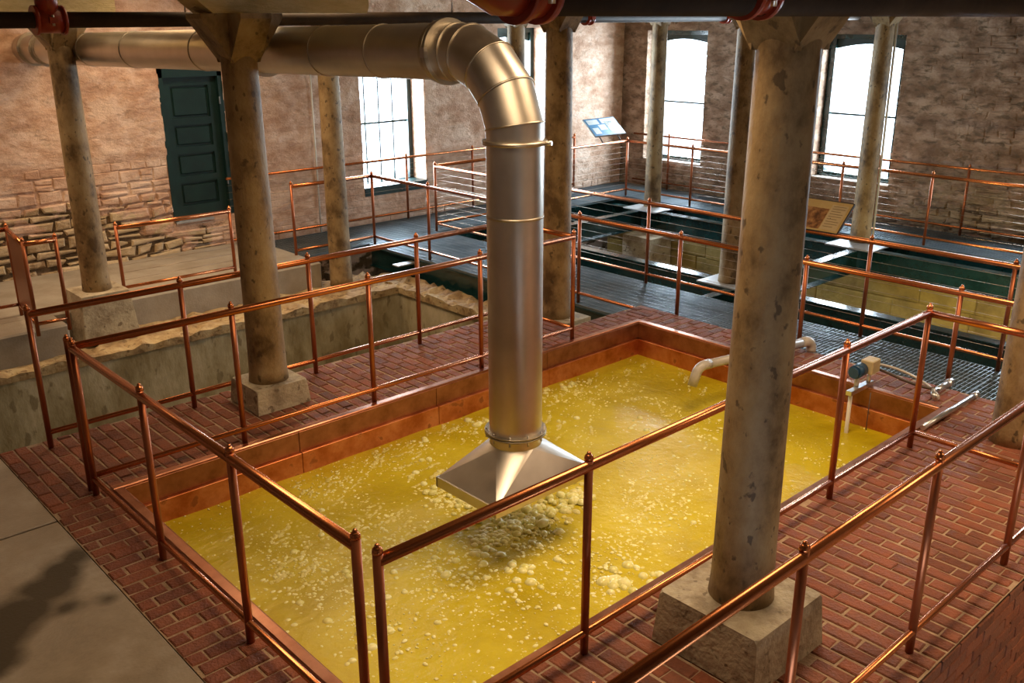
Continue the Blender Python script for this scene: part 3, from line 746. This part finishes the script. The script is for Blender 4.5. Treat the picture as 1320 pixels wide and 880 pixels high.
# streaks of froth
fr = MB()
for k in range(160):
    t = rb.random(); c = un(610+145*t+rb.gauss(0, 10), 700-58*t+rb.gauss(0, 10), ZQ)
    if inside(c.x, c.y, .04): dome(fr, c.x, c.y, rb.uniform(.015, .034), 8, rb.uniform(1, 1.5), rb.uniform(0, 3), .55)
for k in range(230):
    px, py = rb.choice(((430, 625), (500, 650), (570, 620), (530, 590), (640, 640), (690, 560), (750, 500), (860, 520), (820, 650), (380, 740), (460, 700), (610, 690), (560, 560), (840, 465), (345, 690)))
    c = un(px+rb.gauss(0, 30), py+rb.gauss(0, 16), ZQ)
    a = rb.uniform(-.5, .5)+.5; n = rb.randint(3, 9)
    for q in range(n):
        x, y = c.x+math.cos(a)*q*.022+rb.gauss(0, .008), c.y+math.sin(a)*q*.022+rb.gauss(0, .008)
        if inside(x, y, .03): dome(fr, x, y, rb.uniform(.008, .017), 6, rb.uniform(1, 1.8), a, .32)
foam.build('small_bubbles', MT['speck'], mash)['kind'] = 'stuff'
spk.build('tiny_bubbles', MT['speck'], mash)['kind'] = 'stuff'
fr.build('froth', MT['froth'], mash)['kind'] = 'stuff'

# ------------------------------------------------------------------ stainless steel duct and hood
HX, HY = 3.80, 4.12
duct = thing('exhaust_duct', 'stainless steel exhaust duct with elbow and hood hanging over the vat', 'duct', (HX, HY, .10))
DR = .172
def sweep_ring(pts, r, n=40):
    """mitred tube; returns one MB per segment"""
    P = [Vector(p) for p in pts]; rings = []
    for i, p in enumerate(P):
        d0 = (P[i]-P[i-1]).normalized() if i else (P[1]-P[0]).normalized()
        d1 = (P[i+1]-P[i]).normalized() if i < len(P)-1 else d0
        nrm = (d0+d1).normalized(); ring = []
        side = Vector((1, 0, 0)); b = d0.cross(side).normalized()
        for k in range(n):
            t = 2*PI*k/n; q = p+side*(math.cos(t)*r)+b*(math.sin(t)*r)
            q = q+d0*((p-q).dot(nrm)/d0.dot(nrm)); ring.append(q)
        rings.append(ring)
    out = []
    for a, b in zip(rings, rings[1:]):
        m = MB().add(a+b, [(k, (k+1) % n, n+(k+1) % n, n+k) for k in range(n)], True); out.append(m)
    return out
Zh = lambda y: 2.815-(y-4.7)*.0165
BR = .50; cy_, cz_ = HY+BR, 2.81-BR
elb = [(HX, HY+BR+.09, 2.812)]+[(HX, cy_+BR/math.cos(PI/16)*-math.sin(t), cz_+BR/math.cos(PI/16)*math.cos(t)) for t in [PI/16+PI/8*k for k in range(4)]]+[(HX, HY, 2.27)]
elb = [(HX, cy_+.09, 2.812), (HX, cy_, 2.812)]+elb[1:-1]+[(HX, HY, 2.31)]
for m in sweep_ring(elb, DR): m.build('elbow_gore', MT['steel'], duct)
for a, b in zip(elb[1:-1], elb[2:]): pass
for i in range(1, len(elb)-1):          # standing seams between the gores
    p = Vector(elb[i]); d = ((Vector(elb[i+1])-p).normalized()+(p-Vector(elb[i-1])).normalized()).normalized()
    MB().tube(p-d*.006, p+d*.006, DR*1.02+.004, n=40).build('seam', MT['flange'], duct)
ys = [HY+BR+.09, 5.4, 6.1, 7.02, 8.05, 9.6, 10.8, 11.5, 12.2, YW]
for a, b in zip(ys, ys[1:]): sweep_ring([(HX, a, Zh(a)), (HX, b, Zh(b))], DR)[0].build('duct_section', MT['steel'], duct)
for y in ys[1:-1]:
    if y == 7.02: continue
    MB().tube((HX, y-.006, Zh(y)), (HX, y+.006, Zh(y)), DR+.005, n=40).build('seam', MT['flange'], duct)
def flange(p, d, r, w=.03, parent=duct):
    p, d = Vector(p), Vector(d)
    f = MB().tube(p-d*w, p+d*w, r, n=40)
    f = f.build('flange', MT['flange'], parent)
    return f
for y in (cy_+.10, 7.02, 12.3, 12.75):
    flange((HX, y, Zh(y)), (0, 1, 0), DR+.028, .014); flange((HX, y+.045, Zh(y)), (0, 1, 0), DR+.018, .018)
    MB().box(HX-DR-.035, HX-DR-.01, y-.02, y+.02, Zh(y)-.03, Zh(y)+.03).build('clamp_bolt', MT['bolt'], duct)
for a, b in ((2.31, 1.88), (1.88, .47)):
    MB().tube((HX, HY, a), (HX, HY, b), DR, n=40, caps=False).build('duct_section', MT['steel'], duct)
MB().tube((HX, HY, 1.874), (HX, HY, 1.888), DR+.004, n=40).build('seam', MT['flange'], duct)
flange((HX, HY, 2.32), (0, 0, 1), DR+.022, .012)
MB().tube((HX+DR*.5, HY-DR*.95, 2.32), (HX+DR*.62, HY-DR*1.18, 2.32), .014).build('clamp_bolt', MT['bolt'], duct)
flange((HX, HY, .478), (0, 0, 1), DR+.030, .005); flange((HX, HY, .462), (0, 0, 1), DR+.030, .005)
for k in range(10):
    t = 2*PI*k/10; q = (HX+math.cos(t)*(DR+.018), HY+math.sin(t)*(DR+.018))
    MB().tube((q[0], q[1], .43), (q[0], q[1], .50), .007, n=6).build('flange_bolt', MT['bolt'], duct)
MB().tube((HX, HY, .45), (HX, HY, .385), DR-.004, n=40, caps=False).build('collar', MT['steel'], duct)
hx, hy, zt_, zb_ = .43, .29, .39, .165
hd = MB(); n = 40
circ = [(HX+DR*math.cos(2*PI*k/n), HY+DR*math.sin(2*PI*k/n), zt_) for k in range(n+1)]
cor = [(HX+hx, HY+hy, zb_), (HX-hx, HY+hy, zb_), (HX-hx, HY-hy, zb_), (HX+hx, HY-hy, zb_)]
for q in range(4):
    hd.add([cor[q]]+circ[q*10:q*10+11], [(0, k, k+1) for k in range(1, 11)], True)
    hd.add([cor[q], cor[(q+1) % 4], circ[q*10+10]], [(0, 1, 2)], False)
hd.build('hood', MT['steel'], duct)
sk = MB(); e = .008
for (x0, x1, y0, y1) in ((-hx-e, hx+e, -hy-e, -hy+e), (-hx-e, hx+e, hy-e, hy+e), (-hx-e, -hx+e, -hy, hy), (hx-e, hx+e, -hy, hy)):
    sk.box(HX+x0, HX+x1, HY+y0, HY+y1, .10, zb_+.004)
sk.build('hood_skirt', MT['steel'], duct)

# ------------------------------------------------------------------ copper railings
PR, TR, BRR = .0212, .0258, .0192
post_cache = {}
def post_mesh(h, big=1.):
    k = (round(h, 3), big)
    if k not in post_cache:
        p = MB().tube((0, 0, 0), (0, 0, h-.03), PR*big, n=14).mesh('post', MT['copper_dark'])
        c = MB().lathe([(PR*big+.0012, h-.032), (PR*big+.0012, h-.020), (PR*big*.92, h-.010), (PR*big*.62, h-.003), (.0095, h-.001), (.0105, h+.004), (.008, h+.009), (.002, h+.011)], n=14).mesh('cap', MT['copper'])
        post_cache[k] = (p, c)
    return post_cache[k]
def railing(label, posts, spans, z0, h=1.10, cables=0, top=None, bot=.12, group='copper pipe railings', thin=False):
    root = thing('railing', label, 'railing', (*posts[0], z0), group)
    zt = z0+(h-.065)
    p, c = post_mesh(h)
    for (x, y) in posts:
        o = place('post', p, root, (x, y, z0)); place('cap', c, o, (x, y, z0))
    for (A, B) in spans:
        MB().tube((*A, zt), (*B, zt), TR if not thin else .020, n=14).build('top_rail', MT['copper'], root)
        MB().tube((*A, z0+bot), (*B, z0+bot), BRR, n=12).build('bottom_rail', MT['copper'], root)
        for k in range(cables):
            z = z0+bot+(zt-z0-bot)*(k+1)/(cables+1)
            MB().tube((*A, z), (*B, z), .0024, n=5).build('cable', MT['wirecable'], root)
    return root
xs = [1.735, 2.92, 4.10, 5.28, 6.425]
yA = [6.03, 4.95, 3.88, 2.815]
railing('copper railing along the vat side next to the concrete floor', [(1.735, 6.12)]+[(1.735, y) for y in yA], [((1.735, 6.03), (1.735, 2.815))], 0)
railing('copper railing on the vat side that passes behind the brown stained column', [(x, 2.664) for x in xs]+[(6.425, 1.64)], [((1.735, 2.664), (6.425, 2.664)), ((6.425, 2.664), (6.425, 1.64))], 0)
railing('copper railing along the outer front edge of the brick deck', [(x, 1.563) for x in (1.76, 2.95, 4.12, 5.30, 6.50)], [((1.76, 1.563), (6.50, 1.563))], 0)
railing('copper railing between vat and brick walk, ending behind the duct', [(x, 6.085) for x in (2.85, 4.02, 5.195, 6.378)], [((1.76, 6.07), (6.378, 6.085)), ((6.378, 6.085), (6.378, 6.975))], 0)
railing('copper railing along the edge of the concrete pit', [(x, 7.01) for x in (1.757, 2.88, 4.027, 5.195, 6.378)], [((1.757, 7.01), (6.378, 7.01))], 0)
yF = [1.55, 3.04, 4.49, 5.98, 7.456, 8.92, 10.36, 11.72]
railing('copper railing beside the walkway against the far edge of the deck', [(7.91, y) for y in yF]+[(6.56, 11.72)], [((7.91, 1.55), (7.91, 11.72)), ((7.91, 11.72), (6.56, 11.72))], ZG)
yG = [1.56, 3.08, 4.50, 5.98, 7.46, 8.94, 10.4, 11.82]
railing('copper railing with wires between walkway and green beams', [(9.18, y) for y in yG], [((9.18, 1.56), (9.18, 11.82))], ZG, cables=8)
yH = [11.85, 10.32, 8.85, 7.4, 5.98, 4.5, 3.0, 1.5]
railing('copper railing with wires round the far side of the beam pit', [(13.85, y) for y in yH]+[(x, 11.85) for x in (12.3, 10.75)], [((13.85, 11.85), (13.85, 1.5)), ((13.85, 11.85), (9.215, 11.85))], ZG, cables=8)
railing('copper railing with wires along the mottled window wall', [(14.92, y) for y in (11.7, 10.25, 8.8, 7.35, 5.9, 4.45, 3.0)], [((14.92, 12.6), (14.92, 3.0))], ZG, cables=8, thin=True)
railing('copper railing with wires below the sash window on the door wall', [(x, 12.96) for x in (6.75, 8.1, 9.46, 10.92, 12.3, 13.55)], [((6.2, 12.96), (13.55, 12.96))], ZG, cables=8, thin=True)
railing('short copper railing on the cement slab below the green door', [(3.93, 11.24), (5.38, 11.24)], [((3.93, 11.24), (5.38, 11.24))], ZS, h=.92, cables=7)
g = railing('small copper gate rail with a solid panel on the cement slab', [(2.68, 10.40), (3.0, 10.40), (2.78, 11.32)], [((2.68, 10.40), (3.0, 10.40)), ((2.68, 10.40), (2.78, 11.32)), ((2.78, 11.32), (1.0, 11.40))], ZS, h=1.06, bot=.13)
a, b = Vector((2.685, 10.44, 0)), Vector((2.775, 11.28, 0)); nrm = Vector((-(b-a).y, (b-a).x, 0)).normalized()*.008
mb = MB(); vv = []
for z in (ZS+.15, ZS+.98):
    for q in (a-nrm, b-nrm, b+nrm, a+nrm): vv.append((q.x, q.y, z))
mb.add(vv, [(3, 2, 1, 0), (4, 5, 6, 7), (0, 1, 5, 4), (1, 2, 6, 5), (2, 3, 7, 6), (3, 0, 4, 7)]).build('gate_panel', MT['copper_dark'], g)

# ------------------------------------------------------------------ steel walkways (bar grating)
def grating(x0, x1, y0, y1, bars, label):
    o = MB(); t = .005; p = .042
    root = thing('grating_panel', label, 'grating', (x0, y0, ZG-.035), 'steel grating panels')
    if bars == 'x':
        n = int((y1-y0)/p)
        for k in range(n+1): y = y0+(y1-y0)*k/n; o.box(x0, x1, y-t/2-.001, y+t/2+.001, ZG-.03, ZG)
        c = MB(); m = int((x1-x0)/.11)
        for k in range(m+1): x = x0+(x1-x0)*k/m; c.box(x-.0035, x+.0035, y0, y1, ZG-.008, ZG-.001)
    else:
        n = int((x1-x0)/p)
        for k in range(n+1): x = x0+(x1-x0)*k/n; o.box(x-t/2-.001, x+t/2+.001, y0, y1, ZG-.03, ZG)
        c = MB(); m = int((y1-y0)/.11)
        for k in range(m+1): y = y0+(y1-y0)*k/m; c.box(x0, x1, y-.0035, y+.0035, ZG-.008, ZG-.001)
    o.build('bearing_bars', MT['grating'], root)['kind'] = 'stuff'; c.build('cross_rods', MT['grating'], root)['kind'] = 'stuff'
    f = MB().box(x0, x1, y0, y0+.006, ZG-.034, ZG).box(x0, x1, y1-.006, y1, ZG-.034, ZG).box(x0, x0+.006, y0, y1, ZG-.034, ZG).box(x1-.006, x1, y0, y1, ZG-.034, ZG)
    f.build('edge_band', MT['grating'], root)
e = [.1, 1.55, 3.04, 4.49, 5.98, 7.456, 8.92, 10.36, 11.80]
for a, b in zip(e, e[1:]): grating(7.86, 9.23, a+.004, b-.004, 'x', 'steel grating panel of the walkway between deck and green beams')
e = [6.62, 7.86, 9.23, 10.7, 12.2, 13.80, 15.0]
for a, b in zip(e, e[1:]): grating(a+.004, b-.004, 11.80, 13.02, 'y', 'steel grating panel of the walkway under the door wall windows')
e = [.1, 1.55, 3.04, 4.49, 5.98, 7.456, 8.92, 10.36, 11.79]
for a, b in zip(e, e[1:]): grating(13.80, 15.0, a+.004, b-.004, 'x', 'steel grating panel of the walkway under the mottled wall windows')

# ------------------------------------------------------------------ green steel beams
def ibeam(name, axis, c, a0, a1, zt, h, wd, label, cat='beam', group='green steel beams'):
    t = .014; o = thing(name, label, cat, (c, a0, zt-h) if axis == 'y' else (a0, c, zt-h), group)
    def bx(mb, u0, u1, z0, z1): return mb.box(u0, u1, a0, a1, z0, z1) if axis == 'y' else mb.box(a0, a1, u0, u1, z0, z1)
    bx(MB(), c-wd/2, c+wd/2, zt-t, zt).build('top_flange', MT['greensteel'], o)
    bx(MB(), c-.006, c+.006, zt-h+t, zt-t).build('web', MT['greensteel'], o)
    bx(MB(), c-wd/2, c+wd/2, zt-h, zt-h+t).build('bottom_flange', MT['greensteel'], o)
    return o
ibeam('steel_beam', 'y', 10.32, .5, 11.75, ZB, .34, .17, 'long green steel beam beyond the wired railing under the middle column')
ibeam('steel_beam', 'y', 13.36, .5, 11.75, ZB, .34, .15, 'green steel beam along the far side of the beam pit')
ibeam('steel_beam', 'x', 10.98, 10.40, 13.29, ZB, .34, .15, 'green steel crossbeam towards the column by the corner window')
ibeam('steel_beam', 'x', 6.72, 10.40, 13.29, ZB, .34, .15, 'green steel crossbeam from the middle column to the tan sign side')
ibeam('steel_beam', 'x', 2.6, 10.40, 13.29, ZB, .34, .15, 'green steel crossbeam near the end of the beam pit')
ibeam('steel_beam', 'x', 6.72, 9.30, 10.24, ZB, .3, .13, 'short green steel stub beam beside the middle column')
ibeam('edge_beam', 'y', 9.21, .1, 11.78, ZG-.037, .26, .09, 'green edge beam under the wired railing of the walkway')
ibeam('edge_beam', 'y', 7.885, .1, 11.78, ZG-.037, .30, .09, 'green edge beam under the walkway next to the deck')
ibeam('edge_beam', 'y', 13.86, .1, 11.78, ZG-.037, .26, .09, 'green edge beam under the far walkway by the mottled wall')
ibeam('edge_beam', 'x', 11.84, 9.28, 14.9, ZG-.037, .26, .09, 'green edge beam under the walkway by the door wall')
def plate(x0, x1, y0, y1, label):
    tag(MB().bbox(x0, x1, y0, y1, ZB+.001, ZB+.022, .004).build('steel_plate', MT['plate']), label, 'plate', 'steel plates at the column feet')
plate(9.96, 10.72, 6.5, 7.24, 'steel plate round the foot of the middle column')
plate(13.15, 14.0, 10.55, 11.30, 'steel plate round the foot of the column by the corner window')
plate(13.15, 13.95, 6.42, 7.20, 'steel plate round the foot of the column with a pale edge')
tag(MB().box(7.54, 7.98, 10.62, 10.76, -.32, -.30).build('steel_plate', MT['plate']), 'small bright steel strip in the dark gap beside the walkway', 'plate')

# old vat walls below the beams
pw = struct(MB().box(13.30, 13.6, .5, 11.8, -2.7, ZB-.35).build('wall_beam_pit', MT['pitstone']), 'ochre stained stone wall below the far green beam', 'wall')
rest = MB(); cs = []
z = -2.4
while z < ZB-.40:
    h = R.choice((.26, .34, .42)); y = 1.0+R.uniform(-.3, 0)
    while y < 11.7:
        L = R.uniform(.5, 1.4); cs.append((y, min(y+L, 11.75), z, min(z+h, ZB-.36))); y += L
    z += h
for i, s in enumerate(cs):
    vs, fs = piece(s[0]+.002, s[1]-.002, s[2]+.002, s[3]-.002, R.uniform(.02, .032), .014, .012, R)
    MB().add([(13.30-h, u, v) for u, v, h in vs], fs).build('stone', MT['pitstone'], pw)
struct(MB().box(10.2, 13.3, 1.0, 1.3, -2.7, ZB-.35).build('wall_beam_pit_end', MT['pitstone']), 'ochre stained wall closing the beam pit', 'wall')
tag(rough_block('concrete_block', 12.70, 13.24, 10.25, 10.90, -2.69, -.66, MT['pedestal'], None, .01, .3, 8), 'square concrete block standing under the green beams', 'block')
area('pit_lamp', (11.3, 4.6, -.60), (13.3, 4.8, -1.2), .3, .3, 34, (1.0, .78, .34))

# ------------------------------------------------------------------ overhead sprinkler pipes
def coupling(p, d, parent, r=.085, w=.055):
    p, d = Vector(p), Vector(d)
    o = MB().tube(p-d*w, p+d*w, r, n=24).tube(p-d*(w+.012), p-d*(w-.012), r+.014, n=24).tube(p+d*(w-.012), p+d*(w+.012), r+.014, n=24).build('coupling', MT['red'], parent)
    side = d.cross(Vector((0, 0, 1))).normalized()
    for s in (-1, 1):
        c = p+side*(s*(r+.012))
        MB().box(c.x-.03, c.x+.03, c.y-.02, c.y+.02, c.z-.022, c.z+.022).build('coupling_lug', MT['red'], o)
        MB().tube(c-Vector((0, 0, .04)), c+Vector((0, 0, .04)), .010, n=8).build('bolt', MT['bolt'], o)
    return o
sp = thing('sprinkler_pipe', 'dark iron sprinkler pipe crossing in front of the brown stained column', 'pipe', (1.72, 1.9, 3.0))
MB().tube((1.74, 1.9, 3.070), (9.5, 1.9, 3.058), .060, n=24).build('pipe', MT['pipe_dark'], sp)
MB().sweep([(1.78, 1.9, 3.08), (1.70, 1.9, 3.083), (1.63, 1.9, 3.115), (1.585, 1.9, 3.17), (1.57, 1.9, 3.25), (1.57, 1.9, 3.34)], .074, 20).build('elbow', MT['red'], sp)
coupling((1.80, 1.9, 3.08), (1, 0, 0), sp, .078, .04); coupling((2.83, 1.9, 3.079), (1, 0, 0), sp, .070, .05)
MB().tube((1.57, 1.9, 3.34), (1.57, 1.9, 4.08), .058, n=20).build('riser', MT['pipe_dark'], sp)
for x in (4.2, 6.4): MB().tube((x, 1.9, 3.1), (x, 1.9, 4.08), .006, n=8).build('hanger_rod', MT['bolt'], sp)
sp = thing('sprinkler_pipe', 'long dark sprinkler pipe running above the horizontal steel duct', 'pipe', (1.0, 8.0, 2.95))
MB().tube((-1.0, 8.0, 3.005), (14.9, 8.0, 3.03), .060, n=20).build('pipe', MT['pipe_dark'], sp)
coupling((2.52, 8.0, 3.008), (1, 0, 0), sp, .095, .10)
MB().tube((2.52, 8.0, 3.03), (2.52, 8.0, 3.30), .082, n=20).tube((2.52, 8.0, 3.16), (2.52, 8.0, 3.20), .12, n=20).build('tee', MT['red'], sp)
MB().tube((2.52, 8.0, 3.30), (2.52, 8.0, 4.08), .060, n=16).build('riser', MT['pipe_dark'], sp)
coupling((8.55, 8.0, 3.02), (1, 0, 0), sp, .075, .04); coupling((11.3, 8.0, 3.024), (1, 0, 0), sp, .075, .04)
for x in (3.62, 6.5, 9.8): MB().tube((x, 8.0, 3.05), (x, 8.0, 4.08), .007, n=8).build('hanger_rod', MT['bolt'], sp)

# conduits
tag(MB().tube((7.76, YW-.06, ZG), (7.76, YW-.06, 2.6), .013, n=10).build('wall_conduit', MT['white']), 'thin pale conduit running up the door wall beside the sash window', 'conduit')
tag(MB().tube((13.785, 6.75, ZB+.03), (13.765, 6.77, 3.1), .017, n=10).build('wall_conduit', MT['white']), 'pale conduit strapped to the slim looking column', 'conduit')

# ------------------------------------------------------------------ reading panels
def quad_board(root, O, U, V, t, m, name, parent=None):
    """board with corner O, edges U and V, thickness t behind the face"""
    N_ = U.cross(V).normalized(); p = [O, O+U, O+U+V, O+V]
    return MB().add([q for q in p]+[q-N_*t for q in p], [(0, 1, 2, 3), (7, 6, 5, 4), (0, 4, 5, 1), (1, 5, 6, 2), (2, 6, 7, 3), (3, 7, 4, 0)]).build(name, m, parent or root)
def patch(root, parent, O, U, V, u0, u1, v0, v1, m, name, lift):
    N_ = U.cross(V).normalized()*lift
    return quad_board(root, O+U*u0+V*v0+N_, U*(u1-u0), V*(v1-v0), .0012, m, name, parent)
# tan panel on the wired railing; U runs along the bottom edge as read
O, U, V = Vector((9.16, 5.76, .835)), Vector((0, -.87, 0)), Vector((.30, 0, .27))
s2 = thing('reading_panel', 'tilted tan reading panel with brown picture fixed to the wired railing', 'sign', (9.18, 5.33, .82))
fb_ = quad_board(s2, O-U*.012-V*.03, U*1.024, V*1.06, .025, MT['sign_frame'], 'panel_frame')
fc = quad_board(s2, O+U.cross(V).normalized()*.003, U, V, .003, MT['sign_tan'], 'panel_face')
patch(s2, fc, O, U, V, .75, .97, .06, .90, MT['sign_pale'], 'text_block', .0045)
patch(s2, fc, O, U, V, .03, .74, .05, .74, MT['sign_brown'], 'picture', .0045)
for k in range(9): patch(s2, fc, O, U, V, .775, .945-.04*(k % 3 == 2), .84-.085*k, .855-.085*k, MT['ink'], 'text_line', .0065)
for y in (5.05, 5.6): MB().tube((9.18, y, .80), (9.30, y, .955), .012, n=8).build('bracket', MT['sign_frame'], s2)
# blue panel in the corner
O, U, V = Vector((13.04, 11.93, .955)), Vector((.83, 0, 0)), Vector((0, .32, .27))
s1 = thing('reading_panel', 'tilted blue and white reading panel in the corner of the stone walls', 'sign', (13.45, 11.9, .82))
quad_board(s1, O-U*.012-V*.03, U*1.024, V*1.06, .025, MT['sign_frame'], 'panel_frame')
fc = quad_board(s1, O+U.cross(V).normalized()*.003, U, V, .003, MT['sign_blue'], 'panel_face')
patch(s1, fc, O, U, V, .04, .40, .66, .94, MT['sign_white'], 'text_block', .0045)
patch(s1, fc, O, U, V, .07, .26, .10, .46, MT['sign_white'], 'picture', .0045)
patch(s1, fc, O, U, V, .31, .54, .30, .62, MT['sign_white'], 'text_block', .0045)
patch(s1, fc, O, U, V, .48, .97, .68, .96, MT['sign_white'], 'text_block', .0045)
patch(s1, fc, O, U, V, .58, .97, .14, .80, MT['sign_photo'], 'picture', .0065)
for x in (13.2, 13.7): MB().tube((x, 11.87, .80), (x, 12.06, 1.02), .012, n=8).build('bracket', MT['sign_frame'], s1)

# ------------------------------------------------------------------ pipework at the vat
def arc(c, r, a0, a1, f, n=7): return [f(c, r, a0+(a1-a0)*k/n) for k in range(n+1)]
A_, B_ = Vector((6.43, 4.60, .105)), Vector((7.70, 4.30, .115)); dv = (B_-A_).normalized(); kz = Vector((0, 0, 1))
filler = thing('filling_pipe', 'grey filling pipe bent down over the far rim of the vat', 'pipe', (7.79, 4.3, 0))
sw = [A_+dv*.14, A_+dv*.08]+[A_+dv*.08-kz*.10+(kz*math.cos(t)-dv*math.sin(t))*.10 for t in [PI/2*.85*k/6 for k in range(1, 7)]]
sw.append(sw[-1]+(sw[-1]-sw[-2]).normalized()*.10)
MB().sweep(sw, .044, 18).build('spout', MT['pvc'], filler)
MB().tube(A_+dv*.10, B_, .040, n=18).build('pipe', MT['pvc'], filler)
sw = [B_-dv*.06, B_]+[B_-kz*.08+(kz*math.cos(t)+dv*math.sin(t))*.08 for t in [PI/2*k/6 for k in range(1, 7)]]
sw.append(sw[-1]-kz*.03)
MB().sweep(sw, .047, 18).build('elbow', MT['pvc'], filler)
gp = thing('galvanised_pipe', 'straight galvanised pipe lying on the bricks near the vat corner', 'pipe', (6.78, 2.72, 0))
MB().tube((6.78, 2.735, .024), (7.74, 2.735, .024), .022, n=16).build('pipe', MT['galv'], gp)
MB().tube((7.70, 2.735, .024), (7.775, 2.735, .024), .029, n=16).build('coupling', MT['galv'], gp)
# level sensor on a bracket across the corner of the vat
X, Y = 7.16, 3.46
ls = thing('level_sensor', 'blue and beige level sensor on a bracket over the vat rim', 'sensor', (7.3, Y, .014))
MB().box(6.98, 7.36, Y-.025, Y+.025, .016, .055).build('bracket', MT['galv'], ls)
b = MB().tube((X-.075, Y+.02, .19), (X+.045, Y+.02, .19), .058, n=28).build('housing', MT['blue'], ls)
MB().tube((X-.10, Y+.02, .19), (X-.075, Y+.02, .19), .046, n=28).build('housing_lid', MT['blue'], b)
MB().tube((X-.02, Y+.02, .05), (X-.02, Y+.02, .14), .020, n=14).build('neck', MT['white'], ls)
MB().bbox(X+.06, X+.20, Y-.065, Y+.045, .15, .27, .008).build('terminal_box', MT['beige'], ls)
MB().tube((X+.13, Y-.01, .05), (X+.13, Y-.01, .16), .018, n=12).build('post', MT['galv'], ls)
MB().tube((7.02, Y, .03), (7.02, Y, -.75), .017, n=12).build('probe', MT['white'], ls)
MB().tube((7.19, Y-.09, .01), (7.19, Y-.09, -.60), .004, n=6).build('wire', MT['rubber'], ls)
def bez(p, n=16):
    p = [Vector(q) for q in p]; o = []
    for k in range(n+1):
        t = k/n; o.append(p[0]*(1-t)**3+p[1]*3*t*(1-t)**2+p[2]*3*t*t*(1-t)+p[3]*t**3)
    return o
tag(MB().sweep(bez([(X+.20, Y-.02, .17), (7.55, 3.40, .10), (7.45, 3.15, .06), (7.52, 2.98, .07)]), .013, 10).build('hose', MT['rubber']), 'dark hose arching from the level sensor to the pipe fittings', 'hose')
tag(MB().sweep(bez([(X+.21, Y+.02, .20), (7.60, 3.35, .16), (7.62, 3.05, .07), (7.42, 2.90, .045)]), .011, 10).build('hose', MT['pvc']), 'grey cable sagging from the beige sensor box to the bricks', 'hose')
ft = thing('pipe_fitting', 'short galvanised pipe stub with elbow on the bricks beside the hoses', 'fitting', (7.56, 2.98, 0))
MB().tube((7.52, 2.98, .05), (7.80, 2.98, .05), .026, n=14).build('stub', MT['galv'], ft)
MB().tube((7.76, 2.98, .05), (7.83, 2.98, .05), .034, n=14).build('coupling', MT['galv'], ft)
MB().sweep([(7.56, 2.98, .05), (7.50, 2.98, .05), (7.46, 2.96, .04), (7.44, 2.92, .022)], .028, 12).build('elbow', MT['galv'], ft)
